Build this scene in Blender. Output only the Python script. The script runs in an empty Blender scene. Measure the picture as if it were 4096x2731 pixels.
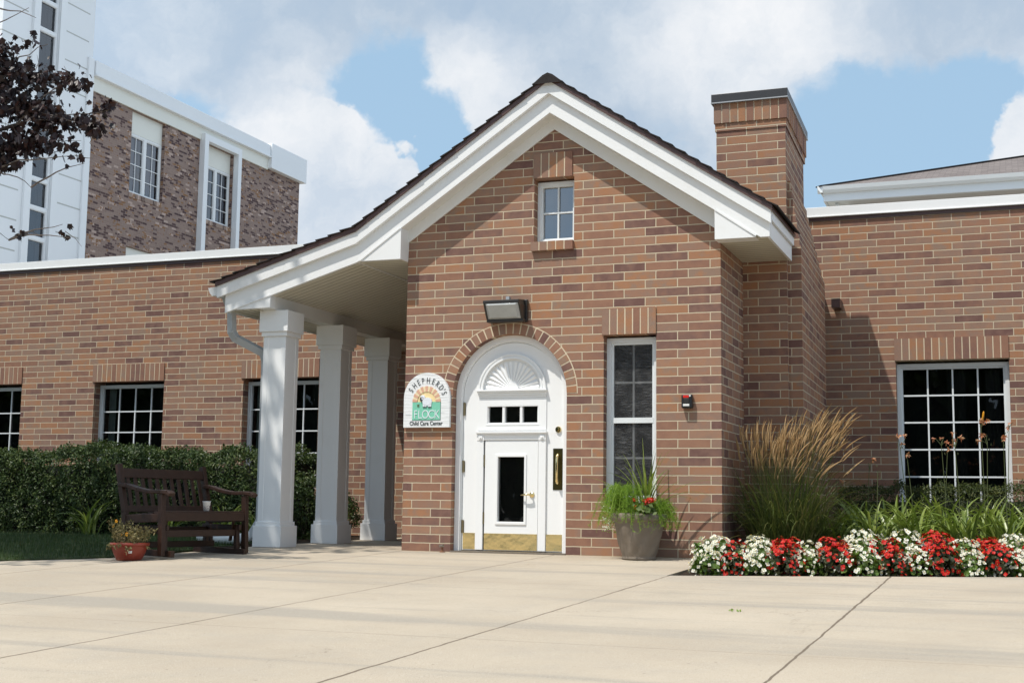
import bpy, bmesh, math, random
import numpy as np
from mathutils import Vector, Matrix
from mathutils.geometry import tessellate_polygon

scene = bpy.context.scene
COL = scene.collection
rnd = random.Random(7)
R = math.radians

# ------------------------------------------------------------------ camera
cam_data = bpy.data.cameras.new('Camera')
cam_data.sensor_width = 36.0
cam_data.lens = 46.656
cam_data.clip_start = 0.05
cam_data.clip_end = 2000.0
cam = bpy.data.objects.new('Camera', cam_data)
COL.objects.link(cam)
rot = Matrix(((0.93478, 0.03110, 0.35387), (0.35500, -0.11793, -0.92740), (0.01289, 0.99254, -0.12128)))
cam.matrix_world = Matrix.Translation((5.617, -11.790, 0.465)) @ rot.to_4x4()
scene.camera = cam

# ------------------------------------------------------------------ light and exposure
SUN = Vector((0.616, 1.0, -2.265)).normalized()
sun_data = bpy.data.lights.new('Sun', 'SUN')
sun_data.energy = 4.3
sun_data.angle = R(0.53)
sun_data.color = (1.0, 0.955, 0.88)
sun = bpy.data.objects.new('Sun', sun_data)
COL.objects.link(sun)
sun.rotation_euler = SUN.to_track_quat('-Z', 'Y').to_euler()
sun.location = (-8, -12, 25)
vs = scene.view_settings
scene.display_settings.display_device = 'sRGB'
vs.view_transform = 'Standard'
vs.look = 'None'
vs.exposure = 0.06
vs.gamma = 1.0
vs.use_curve_mapping = False


class NT:
    """small helper for building node trees"""
    def __init__(self, tree):
        self.t = tree
        self.t.nodes.clear()

    def n(self, kind, **kw):
        nd = self.t.nodes.new(kind)
        for k, v in kw.items():
            setattr(nd, k, v)
        return nd

    def put(self, sock, v):
        if hasattr(v, 'is_output'):
            self.t.links.new(v, sock)
        elif v is not None:
            sock.default_value = v

    def math(self, op, a, b=None, c=None, clamp=False):
        nd = self.n('ShaderNodeMath', operation=op, use_clamp=clamp)
        self.put(nd.inputs[0], a)
        self.put(nd.inputs[1], b)
        if c is not None:
            self.put(nd.inputs[2], c)
        return nd.outputs[0]

    def vmath(self, op, a, b=None, out=0):
        nd = self.n('ShaderNodeVectorMath', operation=op)
        self.put(nd.inputs[0], a)
        if b is not None:
            self.put(nd.inputs[1], b)
        return nd.outputs[out]

    def mix(self, fac, a, b, blend='MIX'):
        nd = self.n('ShaderNodeMixRGB', blend_type=blend)
        self.put(nd.inputs[0], fac)
        for s, v in ((nd.inputs[1], a), (nd.inputs[2], b)):
            if isinstance(v, tuple) and len(v) == 3:
                v = (*v, 1.0)
            self.put(s, v)
        return nd.outputs[0]

    def noise(self, vec, scale, detail=3.0, rough=0.55, out='Fac', dist=0.0):
        nd = self.n('ShaderNodeTexNoise')
        self.put(nd.inputs['Vector'], vec)
        nd.inputs['Scale'].default_value = scale
        nd.inputs['Detail'].default_value = detail
        nd.inputs['Roughness'].default_value = rough
        nd.inputs['Distortion'].default_value = dist
        return nd.outputs[out]

    def ramp(self, fac, stops, interp='LINEAR'):
        nd = self.n('ShaderNodeValToRGB')
        cr = nd.color_ramp
        cr.interpolation = interp
        while len(cr.elements) < len(stops):
            cr.elements.new(0.5)
        for e, (p, c) in zip(cr.elements, stops):
            e.position = p
            if not isinstance(c, (tuple, list)):
                c = (c, c, c)
            e.color = (c[0], c[1], c[2], 1.0)
        self.put(nd.inputs[0], fac)
        return nd.outputs[0]

    def smooth(self, v, a, b):
        nd = self.n('ShaderNodeMapRange', interpolation_type='SMOOTHSTEP')
        self.put(nd.inputs[0], v)
        nd.inputs[1].default_value = a
        nd.inputs[2].default_value = b
        nd.inputs[3].default_value = 0.0
        nd.inputs[4].default_value = 1.0
        return nd.outputs[0]


# ------------------------------------------------------------------ sky (world)
world = bpy.data.worlds.new('World')
scene.world = world
world.use_nodes = True
w = NT(world.node_tree)
sky = w.n('ShaderNodeTexSky', sky_type='NISHITA')
sky.sun_disc = False
sky.sun_elevation = math.asin(-SUN.z)
sky.sun_rotation = math.atan2(-SUN.x, -SUN.y) % (2 * math.pi)
sky.altitude = 200
sky.air_density = 1.0
sky.dust_density = 1.6
sky.ozone_density = 1.0
direc = w.n('ShaderNodeTexCoord').outputs['Generated']
warp = w.noise(direc, 9.0, 5.0, 0.6, out='Color')
wv = w.vmath('SCALE', w.vmath('SUBTRACT', warp, (0.5, 0.5, 0.5)))
wv.node.inputs['Scale'].default_value = 0.075
warp2 = w.noise(direc, 38.0, 4.0, 0.6, out='Color')
wv2 = w.vmath('SCALE', w.vmath('SUBTRACT', warp2, (0.5, 0.5, 0.5)))
wv2.node.inputs['Scale'].default_value = 0.030
dirw = w.vmath('ADD', w.vmath('ADD', direc, wv), wv2)
# soft stretched cloud sheet
mp = w.n('ShaderNodeMapping')
w.put(mp.inputs['Vector'], dirw)
mp.inputs['Scale'].default_value = (1.0, 1.0, 2.4)
sheet = w.noise(mp.outputs[0], 3.2, 6.0, 0.52)
sep = w.n('ShaderNodeSeparateXYZ')
w.put(sep.inputs[0], direc)
elev = sep.outputs['Z']


def blob(c, r, soft=0.45, src=None):
    d = w.vmath('DISTANCE', src or dirw, c, out=1)
    return w.smooth(d, r, r * soft)


cover = w.math('ADD', w.math('MULTIPLY', w.math('SUBTRACT', sheet, 0.5), 1.5), w.math('MULTIPLY', w.smooth(elev, 0.20, 0.36), 0.55))
for c, r, amt in (((-0.425, 0.862, 0.288), 0.085, -0.95), ((-0.399, 0.862, 0.262), 0.05, -0.7),
                  ((-0.545, 0.79, 0.262), 0.045, -0.5), ((-0.096, 0.962, 0.252), 0.10, -1.05), ((-0.02, 0.958, 0.285), 0.05, -0.8),
                  ((0.03, 0.965, 0.24), 0.09, -0.3), ((-0.63, 0.75, 0.27), 0.08, 0.4)):
    cover = w.math('ADD', cover, w.math('MULTIPLY', blob(c, r, 0.3), amt))
for c, r, amt in (((-0.46, 0.85, 0.235), 0.070, 1.1), ((-0.485, 0.835, 0.215), 0.07, 1.0), ((-0.43, 0.87, 0.222), 0.045, 1.0), ((-0.472, 0.842, 0.258), 0.034, 1.0),
                  ((0.028, 0.966, 0.238), 0.055, 1.3), ((-0.375, 0.875, 0.302), 0.05, 0.7)):
    cover = w.math('ADD', cover, w.math('MULTIPLY', blob(c, r, 0.5), amt))
mask = w.smooth(w.math('ADD', cover, w.math('MULTIPLY', w.math('SUBTRACT', w.noise(dirw, 30.0, 5.0, 0.65), 0.5), 0.5)), -0.20, 0.34)
fine = w.noise(dirw, 16.0, 6.0, 0.6)
lump = w.math('ADD', w.math('MULTIPLY', fine, 0.5), w.math('MULTIPLY', sheet, 0.5))
cum = w.math('ADD', blob((-0.46, 0.85, 0.235), 0.12, 0.4), blob((0.025, 0.966, 0.25), 0.09, 0.4), clamp=True)
cum = w.math('ADD', cum, w.math('ADD', blob((-0.375, 0.876, 0.302), 0.075, 0.2), blob((-0.17, 0.925, 0.34), 0.12, 0.2)), clamp=True)
greyc = w.ramp(lump, [(0.34, (3.9, 5.1, 6.6)), (0.50, (4.7, 5.7, 6.9)), (0.66, (6.3, 7.0, 7.8))])
whitec = w.ramp(lump, [(0.36, (5.9, 6.7, 7.7)), (0.50, (7.7, 8.1, 8.6)), (0.62, (9.0, 9.1, 9.3))])
cloudc = w.mix(cum, greyc, whitec)
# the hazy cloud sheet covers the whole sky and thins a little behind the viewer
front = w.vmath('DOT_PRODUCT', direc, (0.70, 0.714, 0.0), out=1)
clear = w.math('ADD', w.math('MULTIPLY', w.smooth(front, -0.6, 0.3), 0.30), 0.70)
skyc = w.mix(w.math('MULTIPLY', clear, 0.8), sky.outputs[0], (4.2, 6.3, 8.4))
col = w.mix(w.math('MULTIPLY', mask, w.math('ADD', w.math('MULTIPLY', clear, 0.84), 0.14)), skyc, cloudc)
# unseen sky to the right, overhead and behind brightened: added fill for shaded faces
side_fill = w.vmath('DOT_PRODUCT', direc, (0.853, 0.522, 0.0), out=1)
fill_gain = w.math('ADD', w.math('MULTIPLY', w.smooth(side_fill, 0.60, 0.95), 0.95), w.math('ADD', w.math('MULTIPLY', w.math('MAXIMUM', w.smooth(elev, 0.37, 0.62), w.smooth(front, 0.30, -0.25)), 0.28), 1.0))
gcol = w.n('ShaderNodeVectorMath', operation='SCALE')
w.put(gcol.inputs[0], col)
w.put(gcol.inputs['Scale'], fill_gain)
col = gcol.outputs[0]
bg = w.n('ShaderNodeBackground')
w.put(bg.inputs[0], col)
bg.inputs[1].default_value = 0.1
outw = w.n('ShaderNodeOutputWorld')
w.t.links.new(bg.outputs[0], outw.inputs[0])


# ------------------------------------------------------------------ materials
def new_mat(name):
    m = bpy.data.materials.new(name)
    m.use_nodes = True
    return m, NT(m.node_tree)


def finish(t, color, rough=0.6, bump=None, bump_d=0.01, bump_s=0.6, metal=0.0, spec=0.5, coat=0.0):
    b = t.n('ShaderNodeBsdfPrincipled')
    if isinstance(color, tuple) and len(color) == 3:
        color = (*color, 1.0)
    t.put(b.inputs['Base Color'], color)
    t.put(b.inputs['Roughness'], rough)
    b.inputs['Metallic'].default_value = metal
    b.inputs['Specular IOR Level'].default_value = spec
    b.inputs['Coat Weight'].default_value = coat
    if bump is not None:
        bn = t.n('ShaderNodeBump')
        bn.inputs['Strength'].default_value = bump_s
        bn.inputs['Distance'].default_value = bump_d
        t.put(bn.inputs['Height'], bump)
        t.t.links.new(bn.outputs[0], b.inputs['Normal'])
    o = t.n('ShaderNodeOutputMaterial')
    t.t.links.new(b.outputs[0], o.inputs[0])
    return b


BRICK = [(0.0, (0.155, 0.083, 0.070)), (0.10, (0.195, 0.110, 0.088)), (0.26, (0.262, 0.138, 0.094)), (0.44, (0.308, 0.166, 0.108)),
         (0.58, (0.268, 0.172, 0.128)), (0.72, (0.330, 0.188, 0.123)), (0.88, (0.355, 0.174, 0.092)), (1.0, (0.270, 0.182, 0.134))]
MORTAR = (0.62, 0.52, 0.375)
MULTI = [(0.0, (0.085, 0.052, 0.054)), (0.23, (0.115, 0.068, 0.066)), (0.24, (0.275, 0.192, 0.162)), (0.62, (0.315, 0.228, 0.192)),
         (0.80, (0.270, 0.195, 0.168)), (0.81, (0.285, 0.150, 0.072)), (0.91, (0.245, 0.128, 0.066)), (0.92, (0.52, 0.39, 0.335)), (1.0, (0.48, 0.36, 0.31))]


def brick_mat(name, u0, v0, bw=0.3048, rh=0.082, off=1 / 3, pal=BRICK, mortar=MORTAR, ms=0.0054, interp='LINEAR'):
    m, t = new_mat(name)
    g = t.n('ShaderNodeNewGeometry')
    s = t.n('ShaderNodeSeparateXYZ')
    t.put(s.inputs[0], g.outputs['Position'])
    sn = t.n('ShaderNodeSeparateXYZ')
    t.put(sn.inputs[0], g.outputs['True Normal'])
    side = t.math('GREATER_THAN', t.math('ABSOLUTE', sn.outputs[0]), 0.6)
    # along a side wall the bond runs in y
    u = t.math('ADD', t.math('MULTIPLY', s.outputs[0], t.math('SUBTRACT', 1.0, side)), t.math('MULTIPLY', s.outputs[1], side))
    wob = t.math('MULTIPLY', t.math('SUBTRACT', t.noise(g.outputs['Position'], 7.0, 2.0), 0.5), 0.006)
    wob2 = t.math('MULTIPLY', t.math('SUBTRACT', t.noise(g.outputs['Position'], 11.0, 2.0), 0.5), 0.006)
    c = t.n('ShaderNodeCombineXYZ')
    t.put(c.inputs[0], t.math('ADD', t.math('SUBTRACT', u, u0), wob))
    t.put(c.inputs[1], t.math('ADD', t.math('SUBTRACT', s.outputs[2], v0), wob2))
    b = t.n('ShaderNodeTexBrick', offset=off, offset_frequency=2, squash=1.0, squash_frequency=2)
    t.put(b.inputs['Vector'], c.outputs[0])
    b.inputs['Color1'].default_value = (0, 0, 0, 1)
    b.inputs['Color2'].default_value = (1, 1, 1, 1)
    b.inputs['Mortar'].default_value = (0.5, 0.5, 0.5, 1)
    b.inputs['Scale'].default_value = 1.0
    b.inputs['Mortar Size'].default_value = ms
    b.inputs['Mortar Smooth'].default_value = 0.25
    b.inputs['Bias'].default_value = 0.0
    b.inputs['Brick Width'].default_value = bw
    b.inputs['Row Height'].default_value = rh
    big = t.noise(g.outputs['Position'], 9.0, 3.0)
    fac = t.math('ADD', b.outputs['Color'], t.math('MULTIPLY', t.math('SUBTRACT', big, 0.5), 0.0 if interp == 'CONSTANT' else 0.55), clamp=True)
    base = t.ramp(fac, pal, interp)
    speck = t.noise(g.outputs['Position'], 260.0, 2.0, 0.7)
    base = t.mix(t.math('MULTIPLY', t.smooth(speck, 0.58, 0.72), 0.5), base, (0.10, 0.06, 0.05))
    stain = t.noise(g.outputs['Position'], 1.3, 4.0)
    base = t.mix(t.math('MULTIPLY', t.smooth(stain, 0.4, 0.75), 0.16), base, (0.20, 0.13, 0.10))
    grit = t.noise(g.outputs['Position'], 120.0, 3.0)
    mort = t.mix(t.math('MULTIPLY', grit, 0.55), mortar, tuple(x * 0.72 for x in mortar))
    edge = t.noise(g.outputs['Position'], 60.0, 2.0)
    mf = t.smooth(t.math('ADD', b.outputs['Fac'], t.math('MULTIPLY', t.math('SUBTRACT', edge, 0.5), 0.5)), 0.25, 0.75)
    col = t.mix(mf, base, mort)
    h = t.math('ADD', t.math('MULTIPLY', b.outputs['Fac'], -1.0), t.math('MULTIPLY', speck, 0.16))
    finish(t, col, 0.88, h, 0.006, 0.9, spec=0.25)
    return m


def loose_brick_mat(name, pal=BRICK):
    """bricks that are modelled one by one (arches, lintels, sills): colour per brick"""
    m, t = new_mat(name)
    g = t.n('ShaderNodeNewGeometry')
    big = t.noise(g.outputs['Position'], 12.0, 3.0)
    fac = t.math('ADD', g.outputs['Random Per Island'], t.math('MULTIPLY', t.math('SUBTRACT', big, 0.5), 0.35), clamp=True)
    base = t.ramp(fac, pal)
    speck = t.noise(g.outputs['Position'], 260.0, 2.0, 0.7)
    base = t.mix(t.math('MULTIPLY', t.smooth(speck, 0.58, 0.72), 0.5), base, (0.11, 0.06, 0.05))
    finish(t, base, 0.88, speck, 0.002, 0.6, spec=0.25)
    return m


def plain_mat(name, color, rough=0.55, var=0.08, scale=6.0, bump=0.0, metal=0.0, spec=0.5, dirt=None, coat=0.0, bscale=90.0):
    m, t = new_mat(name)
    g = t.n('ShaderNodeNewGeometry')
    nz = t.noise(g.outputs['Position'], scale, 4.0)
    c = t.mix(t.math('MULTIPLY', nz, 1.0), tuple(x * (1 - var) for x in color), tuple(min(1, x * (1 + var)) for x in color))
    if dirt:
        dn = t.noise(g.outputs['Position'], 2.3, 6.0, 0.65)
        c = t.mix(t.math('MULTIPLY', t.smooth(dn, 0.52, 0.8), 0.35), c, dirt)
    rn = t.math('ADD', t.math('MULTIPLY', nz, 0.12), rough - 0.06)
    h = t.noise(g.outputs['Position'], bscale, 3.0) if bump else None
    finish(t, c, rn, h, bump, 0.5, metal=metal, spec=spec, coat=coat)
    return m


def leaf_mat(name, stops, rough=0.45, trans=0.35, spec=0.4):
    m, t = new_mat(name)
    g = t.n('ShaderNodeNewGeometry')
    big = t.noise(g.outputs['Position'], 3.0, 3.0)
    fac = t.math('ADD', t.math('MULTIPLY', g.outputs['Random Per Island'], 0.75), t.math('MULTIPLY', t.math('SUBTRACT', big, 0.38), 0.8), clamp=True)
    c = t.ramp(fac, stops)
    b = t.n('ShaderNodeBsdfPrincipled')
    t.put(b.inputs['Base Color'], c)
    b.inputs['Roughness'].default_value = rough
    b.inputs['Specular IOR Level'].default_value = spec
    tr = t.n('ShaderNodeBsdfTranslucent')
    t.put(tr.inputs[0], t.mix(0.5, c, (0.9, 1.0, 0.35), 'MULTIPLY'))
    mx = t.n('ShaderNodeMixShader')
    mx.inputs[0].default_value = trans
    t.t.links.new(b.outputs[0], mx.inputs[1])
    t.t.links.new(tr.outputs[0], mx.inputs[2])
    o = t.n('ShaderNodeOutputMaterial')
    t.t.links.new(mx.outputs[0], o.inputs[0])
    return m


def glass_mat(name, tint=(0.75, 0.8, 0.8), ior=1.5, boost=1.0, rough=0.0, wav=0.0):
    m, t = new_mat(name)
    tp = t.n('ShaderNodeBsdfTransparent')
    tp.inputs[0].default_value = (*tint, 1)
    gl = t.n('ShaderNodeBsdfGlossy')
    gl.inputs['Roughness'].default_value = rough
    gl.inputs[0].default_value = (0.95, 0.97, 1.0, 1)
    fr = t.n('ShaderNodeFresnel')
    fr.inputs[0].default_value = ior
    if wav:
        g = t.n('ShaderNodeNewGeometry')
        bn = t.n('ShaderNodeBump')
        bn.inputs['Strength'].default_value = wav
        bn.inputs['Distance'].default_value = 0.01
        t.put(bn.inputs['Height'], t.noise(g.outputs['Position'], 2.2, 1.0))
        t.t.links.new(bn.outputs[0], gl.inputs['Normal'])
    mx = t.n('ShaderNodeMixShader')
    t.put(mx.inputs[0], t.math('MULTIPLY', fr.outputs[0], boost, clamp=True))
    t.t.links.new(tp.outputs[0], mx.inputs[1])
    t.t.links.new(gl.outputs[0], mx.inputs[2])
    o = t.n('ShaderNodeOutputMaterial')
    t.t.links.new(mx.outputs[0], o.inputs[0])
    return m


M = {}
M['brick_entrance'] = brick_mat('brick_entrance', 0.1016 - 0.005, 0.0)
M['brick_side'] = brick_mat('brick_side', 0.0, 0.0)
M['brick_left'] = brick_mat('brick_left', -8.266 + 0.1016, 0.061)
M['brick_right'] = brick_mat('brick_right', 4.393 + 0.1016, 0.051)
M['brick_chimney'] = brick_mat('brick_chimney', 2.885 + 0.1016, 0.03)
M['brick_multi'] = brick_mat('brick_multi', 0.0, 0.0, bw=0.2032, rh=0.0677, off=0.5, pal=MULTI, mortar=(0.40, 0.32, 0.265), ms=0.004)
M['brick_house'] = brick_mat('brick_house', 0.0, 0.0)
M['loose_brick'] = loose_brick_mat('loose_brick')
M['loose_multi'] = loose_brick_mat('loose_multi', MULTI)
M['mortar'] = plain_mat('mortar', MORTAR, 0.9, 0.12, 60.0, 0.002)
M['white'] = plain_mat('white_paint', (0.80, 0.805, 0.80), 0.42, 0.025, 1.5, 0.0, dirt=(0.66, 0.65, 0.60))
M['white_old'] = plain_mat('white_paint_weathered', (0.74, 0.74, 0.72), 0.5, 0.04, 2.0, 0.0, dirt=(0.58, 0.56, 0.48))
M['white_panel'] = plain_mat('white_panel', (0.83, 0.84, 0.85), 0.6, 0.03, 0.6)
M['cream'] = plain_mat('cream_panel', (0.78, 0.77, 0.70), 0.6, 0.04, 0.8)
M['vinyl'] = plain_mat('window_vinyl', (0.72, 0.75, 0.76), 0.4, 0.03, 3.0)
M['door_white'] = plain_mat('door_white', (0.84, 0.845, 0.84), 0.35, 0.02, 2.0)
M['dark_trim'] = plain_mat('dark_brown_flashing', (0.085, 0.046, 0.040), 0.4, 0.15, 5.0)
M['dark_gap'] = plain_mat('dark_gap', (0.02, 0.018, 0.016), 0.9)
M['bronze'] = plain_mat('bronze_metal', (0.026, 0.023, 0.021), 0.38, 0.1, 8.0)
M['cap_metal'] = plain_mat('chimney_cap_metal', (0.035, 0.034, 0.036), 0.4, 0.1, 4.0)
M['galv'] = plain_mat('grey_flashing', (0.38, 0.40, 0.42), 0.5, 0.08, 5.0)
M['gutter_grey'] = plain_mat('grey_downspout', (0.42, 0.43, 0.43), 0.45, 0.06, 3.0)
M['brass'] = plain_mat('polished_brass', (0.90, 0.72, 0.36), 0.12, 0.03, 5.0, 0.006, metal=1.0, bscale=4.0)
M['brass_dark'] = plain_mat('aged_brass', (0.10, 0.085, 0.035), 0.28, 0.1, 8.0, metal=1.0)
M['hinge'] = plain_mat('hinge_metal', (0.30, 0.25, 0.15), 0.35, 0.15, 30.0, metal=1.0)
M['glass'] = glass_mat('window_glass', (0.62, 0.66, 0.66), 1.5, 1.0, 0.0, 0.02)
M['glass_sky'] = glass_mat('coated_glass', (0.42, 0.5, 0.55), 2.1, 2.0, 0.0, 0.02)
M['glass_far'] = glass_mat('far_glass', (0.5, 0.52, 0.58), 1.6, 1.3, 0.0)
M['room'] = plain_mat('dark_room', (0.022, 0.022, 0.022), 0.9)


def screen_mat():
    """woven insect screen: dark, half see-through, with grey streaks in its colour"""
    m, t = new_mat('insect_screen')
    g = t.n('ShaderNodeNewGeometry')
    mp = t.n('ShaderNodeMapping')
    t.put(mp.inputs['Vector'], g.outputs['Position'])
    mp.inputs['Scale'].default_value = (9.0, 1.0, 120.0)
    n1 = t.noise(mp.outputs[0], 1.5, 3.0, 0.7)
    n2 = t.noise(g.outputs['Position'], 5.0, 3.0)
    f = t.math('MULTIPLY', t.smooth(n1, 0.42, 0.80), t.smooth(n2, 0.30, 0.60))
    d = t.n('ShaderNodeBsdfPrincipled')
    t.put(d.inputs['Base Color'], t.mix(f, (0.022, 0.022, 0.023), (0.26, 0.26, 0.26)))
    d.inputs['Roughness'].default_value = 0.5
    tp = t.n('ShaderNodeBsdfTransparent')
    mx = t.n('ShaderNodeMixShader')
    mx.inputs[0].default_value = 0.62
    t.t.links.new(tp.outputs[0], mx.inputs[1])
    t.t.links.new(d.outputs[0], mx.inputs[2])
    o = t.n('ShaderNodeOutputMaterial')
    t.t.links.new(mx.outputs[0], o.inputs[0])
    return m


M['screen'] = screen_mat()
M['curtain'] = plain_mat('net_curtain', (0.26, 0.29, 0.27), 0.9, 0.2, 14.0)
M['curtain_light'] = plain_mat('pale_curtain', (0.30, 0.31, 0.35), 0.9, 0.15, 9.0)
M['far_blind'] = plain_mat('grey_blind', (0.10, 0.10, 0.10), 0.9, 0.2, 3.0)
M['lens'] = plain_mat('frosted_lens', (0.42, 0.43, 0.42), 0.12, 0.2, 9.0, 0.002, coat=0.6)


def tower_mat():
    m, t = new_mat('grooved_white_panel')
    g = t.n('ShaderNodeNewGeometry')
    s = t.n('ShaderNodeSeparateXYZ')
    t.put(s.inputs[0], g.outputs['Position'])
    v = t.math('ABSOLUTE', t.math('SUBTRACT', t.math('FRACT', t.math('MULTIPLY', t.math('ADD', s.outputs[2], 0.03), 1 / 0.785)), 0.5))
    line = t.math('LESS_THAN', v, 0.022)
    y = s.outputs[1]
    keep = t.math('MAXIMUM', t.math('LESS_THAN', y, 14.6), t.math('MULTIPLY', t.math('GREATER_THAN', y, 16.05), t.math('LESS_THAN', y, 17.0)))
    line = t.math('MULTIPLY', line, keep)
    nz = t.noise(g.outputs['Position'], 0.7, 4.0)
    c = t.mix(t.math('MULTIPLY', nz, 0.5), (0.84, 0.85, 0.86), (0.78, 0.79, 0.80))
    c = t.mix(line, c, (0.50, 0.50, 0.47))
    finish(t, c, 0.6, t.math('MULTIPLY', line, -1.0), 0.02, 1.0)
    return m


M['tower_panel'] = tower_mat()


def shingle_mat(name, a, b):
    m, t = new_mat(name)
    g = t.n('ShaderNodeNewGeometry')
    nz = t.noise(g.outputs['Position'], 150.0, 3.0)
    n2 = t.noise(g.outputs['Position'], 4.0, 3.0)
    c = t.mix(t.math('ADD', t.math('MULTIPLY', nz, 0.6), t.math('MULTIPLY', n2, 0.4)), a, b)
    finish(t, c, 0.9, nz, 0.004, 0.8, spec=0.2)
    return m


M['shingle'] = shingle_mat('roof_shingle', (0.018, 0.016, 0.017), (0.05, 0.042, 0.04))


def far_shingle():
    m, t = new_mat('far_roof_shingle')
    g = t.n('ShaderNodeNewGeometry')
    s = t.n('ShaderNodeSeparateXYZ')
    t.put(s.inputs[0], g.outputs['Position'])
    c = t.n('ShaderNodeCombineXYZ')
    t.put(c.inputs[0], s.outputs[0])
    t.put(c.inputs[1], s.outputs[2])
    b = t.n('ShaderNodeTexBrick', offset=0.5)
    t.put(b.inputs['Vector'], c.outputs[0])
    b.inputs['Scale'].default_value = 1.0
    b.inputs['Brick Width'].default_value = 0.30
    b.inputs['Row Height'].default_value = 0.05
    b.inputs['Mortar Size'].default_value = 0.007
    b.inputs['Color1'].default_value = (0.16, 0.135, 0.125, 1)
    b.inputs['Color2'].default_value = (0.24, 0.205, 0.19, 1)
    b.inputs['Mortar'].default_value = (0.10, 0.085, 0.08, 1)
    finish(t, b.outputs[0], 0.9, spec=0.2)
    return m


M['far_shingle'] = far_shingle()


def bead_mat(name, axis):
    """beadboard soffit: grooves across the given axis"""
    m, t = new_mat(name)
    g = t.n('ShaderNodeNewGeometry')
    s = t.n('ShaderNodeSeparateXYZ')
    t.put(s.inputs[0], g.outputs['Position'])
    v = t.math('FRACT', t.math('MULTIPLY', s.outputs[axis], 1 / 0.092))
    d = t.math('ABSOLUTE', t.math('SUBTRACT', v, 0.5))
    groove = t.smooth(d, 0.14, 0.03)
    nz = t.noise(g.outputs['Position'], 2.0, 4.0)
    c = t.mix(nz, (0.60, 0.565, 0.46), (0.72, 0.69, 0.58))
    c = t.mix(t.math('MULTIPLY', groove, 0.55), c, (0.20, 0.175, 0.12))
    finish(t, c, 0.55, t.math('MULTIPLY', groove, -1.0), 0.02, 1.0)
    return m


M['bead_y'] = bead_mat('beadboard_soffit', 1)
M['bead_x'] = bead_mat('beadboard_soffit_across', 0)


def concrete():
    m, t = new_mat('concrete_paving')
    g = t.n('ShaderNodeNewGeometry')
    P = g.outputs['Position']
    s = t.n('ShaderNodeSeparateXYZ')
    t.put(s.inputs[0], P)
    big = t.noise(P, 0.55, 5.0, 0.6)
    mid = t.noise(P, 3.5, 5.0, 0.6)
    fine = t.noise(P, 230.0, 2.0, 0.75)
    c = t.mix(t.smooth(big, 0.30, 0.72), (0.375, 0.312, 0.236), (0.470, 0.398, 0.306))
    c = t.mix(t.math('MULTIPLY', t.smooth(mid, 0.42, 0.78), 0.5), c, (0.365, 0.320, 0.260))
    # sweeping tyre marks and damp streaks that run across the drive
    mp = t.n('ShaderNodeMapping')
    t.put(mp.inputs['Vector'], P)
    mp.inputs['Scale'].default_value = (0.16, 2.1, 1.0)
    mp.inputs['Rotation'].default_value = (0, 0, R(6))
    st = t.noise(mp.outputs[0], 1.1, 5.0, 0.62)
    c = t.mix(t.math('MULTIPLY', t.smooth(st, 0.50, 0.66), 0.75), c, (0.300, 0.268, 0.222))
    blot = t.noise(P, 1.1, 6.0, 0.7)
    c = t.mix(t.math('MULTIPLY', t.smooth(blot, 0.56, 0.70), 0.45), c, (0.315, 0.270, 0.205))
    orange = t.noise(mp.outputs[0], 2.6, 3.0)
    c = t.mix(t.math('MULTIPLY', t.smooth(orange, 0.62, 0.78), 0.35), c, (0.40, 0.325, 0.235))
    c = t.mix(t.smooth(fine, 0.58, 0.72), c, (0.60, 0.56, 0.48))
    c = t.mix(t.math('MULTIPLY', t.smooth(fine, 0.45, 0.30), 0.7), c, (0.20, 0.165, 0.12))
    spots = t.noise(P, 31.0, 1.0)
    c = t.mix(t.math('MULTIPLY', t.smooth(spots, 0.77, 0.80), 0.6), c, (0.16, 0.13, 0.10))
    wob = t.math('MULTIPLY', t.math('SUBTRACT', t.noise(P, 5.0, 4.0), 0.5), 0.028)
    wid = t.noise(P, 1.2, 2.0)

    def joint(val, pitch, w0, w1):
        q = t.math('ADD', t.math('ADD', val, wob), pitch * 100.5)
        d = t.math('ABSOLUTE', t.math('SUBTRACT', t.math('MODULO', q, pitch), pitch / 2))
        ww = t.math('ADD', t.math('MULTIPLY', wid, w1), w0)
        return t.math('LESS_THAN', d, ww)
    crack_n = t.n('ShaderNodeTexVoronoi', feature='DISTANCE_TO_EDGE')
    t.put(crack_n.inputs['Vector'], t.vmath('ADD', P, t.vmath('SUBTRACT', t.noise(P, 1.5, 5.0, 0.7, out='Color'), (0.5, 0.5, 0.5))))
    crack_n.inputs['Scale'].default_value = 0.33
    crack = t.math('MULTIPLY', t.math('LESS_THAN', crack_n.outputs['Distance'], 0.0011), t.smooth(t.noise(P, 0.8, 2.0), 0.50, 0.58))
    c = t.mix(t.math('MULTIPLY', crack, 0.55), c, (0.20, 0.165, 0.12))
    jx = joint(s.outputs[0], 1.566, 0.0015, 0.010)
    jy = joint(t.math('ADD', s.outputs[1], 5.87), 2.95, 0.0, 0.0065)
    j = t.math('MAXIMUM', jx, t.math('MULTIPLY', jy, 0.6))
    c = t.mix(j, c, (0.16, 0.125, 0.09))
    h = t.math('SUBTRACT', t.math('MULTIPLY', fine, 0.5), t.math('MULTIPLY', j, 2.0))
    finish(t, c, 0.85, h, 0.004, 0.7, spec=0.25)
    return m


M['concrete'] = concrete()


def mix_ground(name, a, b, c, s1, s2, bump=0.03):
    m, t = new_mat(name)
    g = t.n('ShaderNodeNewGeometry')
    n1 = t.noise(g.outputs['Position'], s1, 5.0, 0.6)
    n2 = t.noise(g.outputs['Position'], s2, 4.0, 0.6)
    k = t.mix(t.smooth(n1, 0.35, 0.7), a, b)
    k = t.mix(t.smooth(n2, 0.5, 0.72), k, c)
    finish(t, k, 0.95, n2, bump, 1.0, spec=0.15)
    return m


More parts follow.
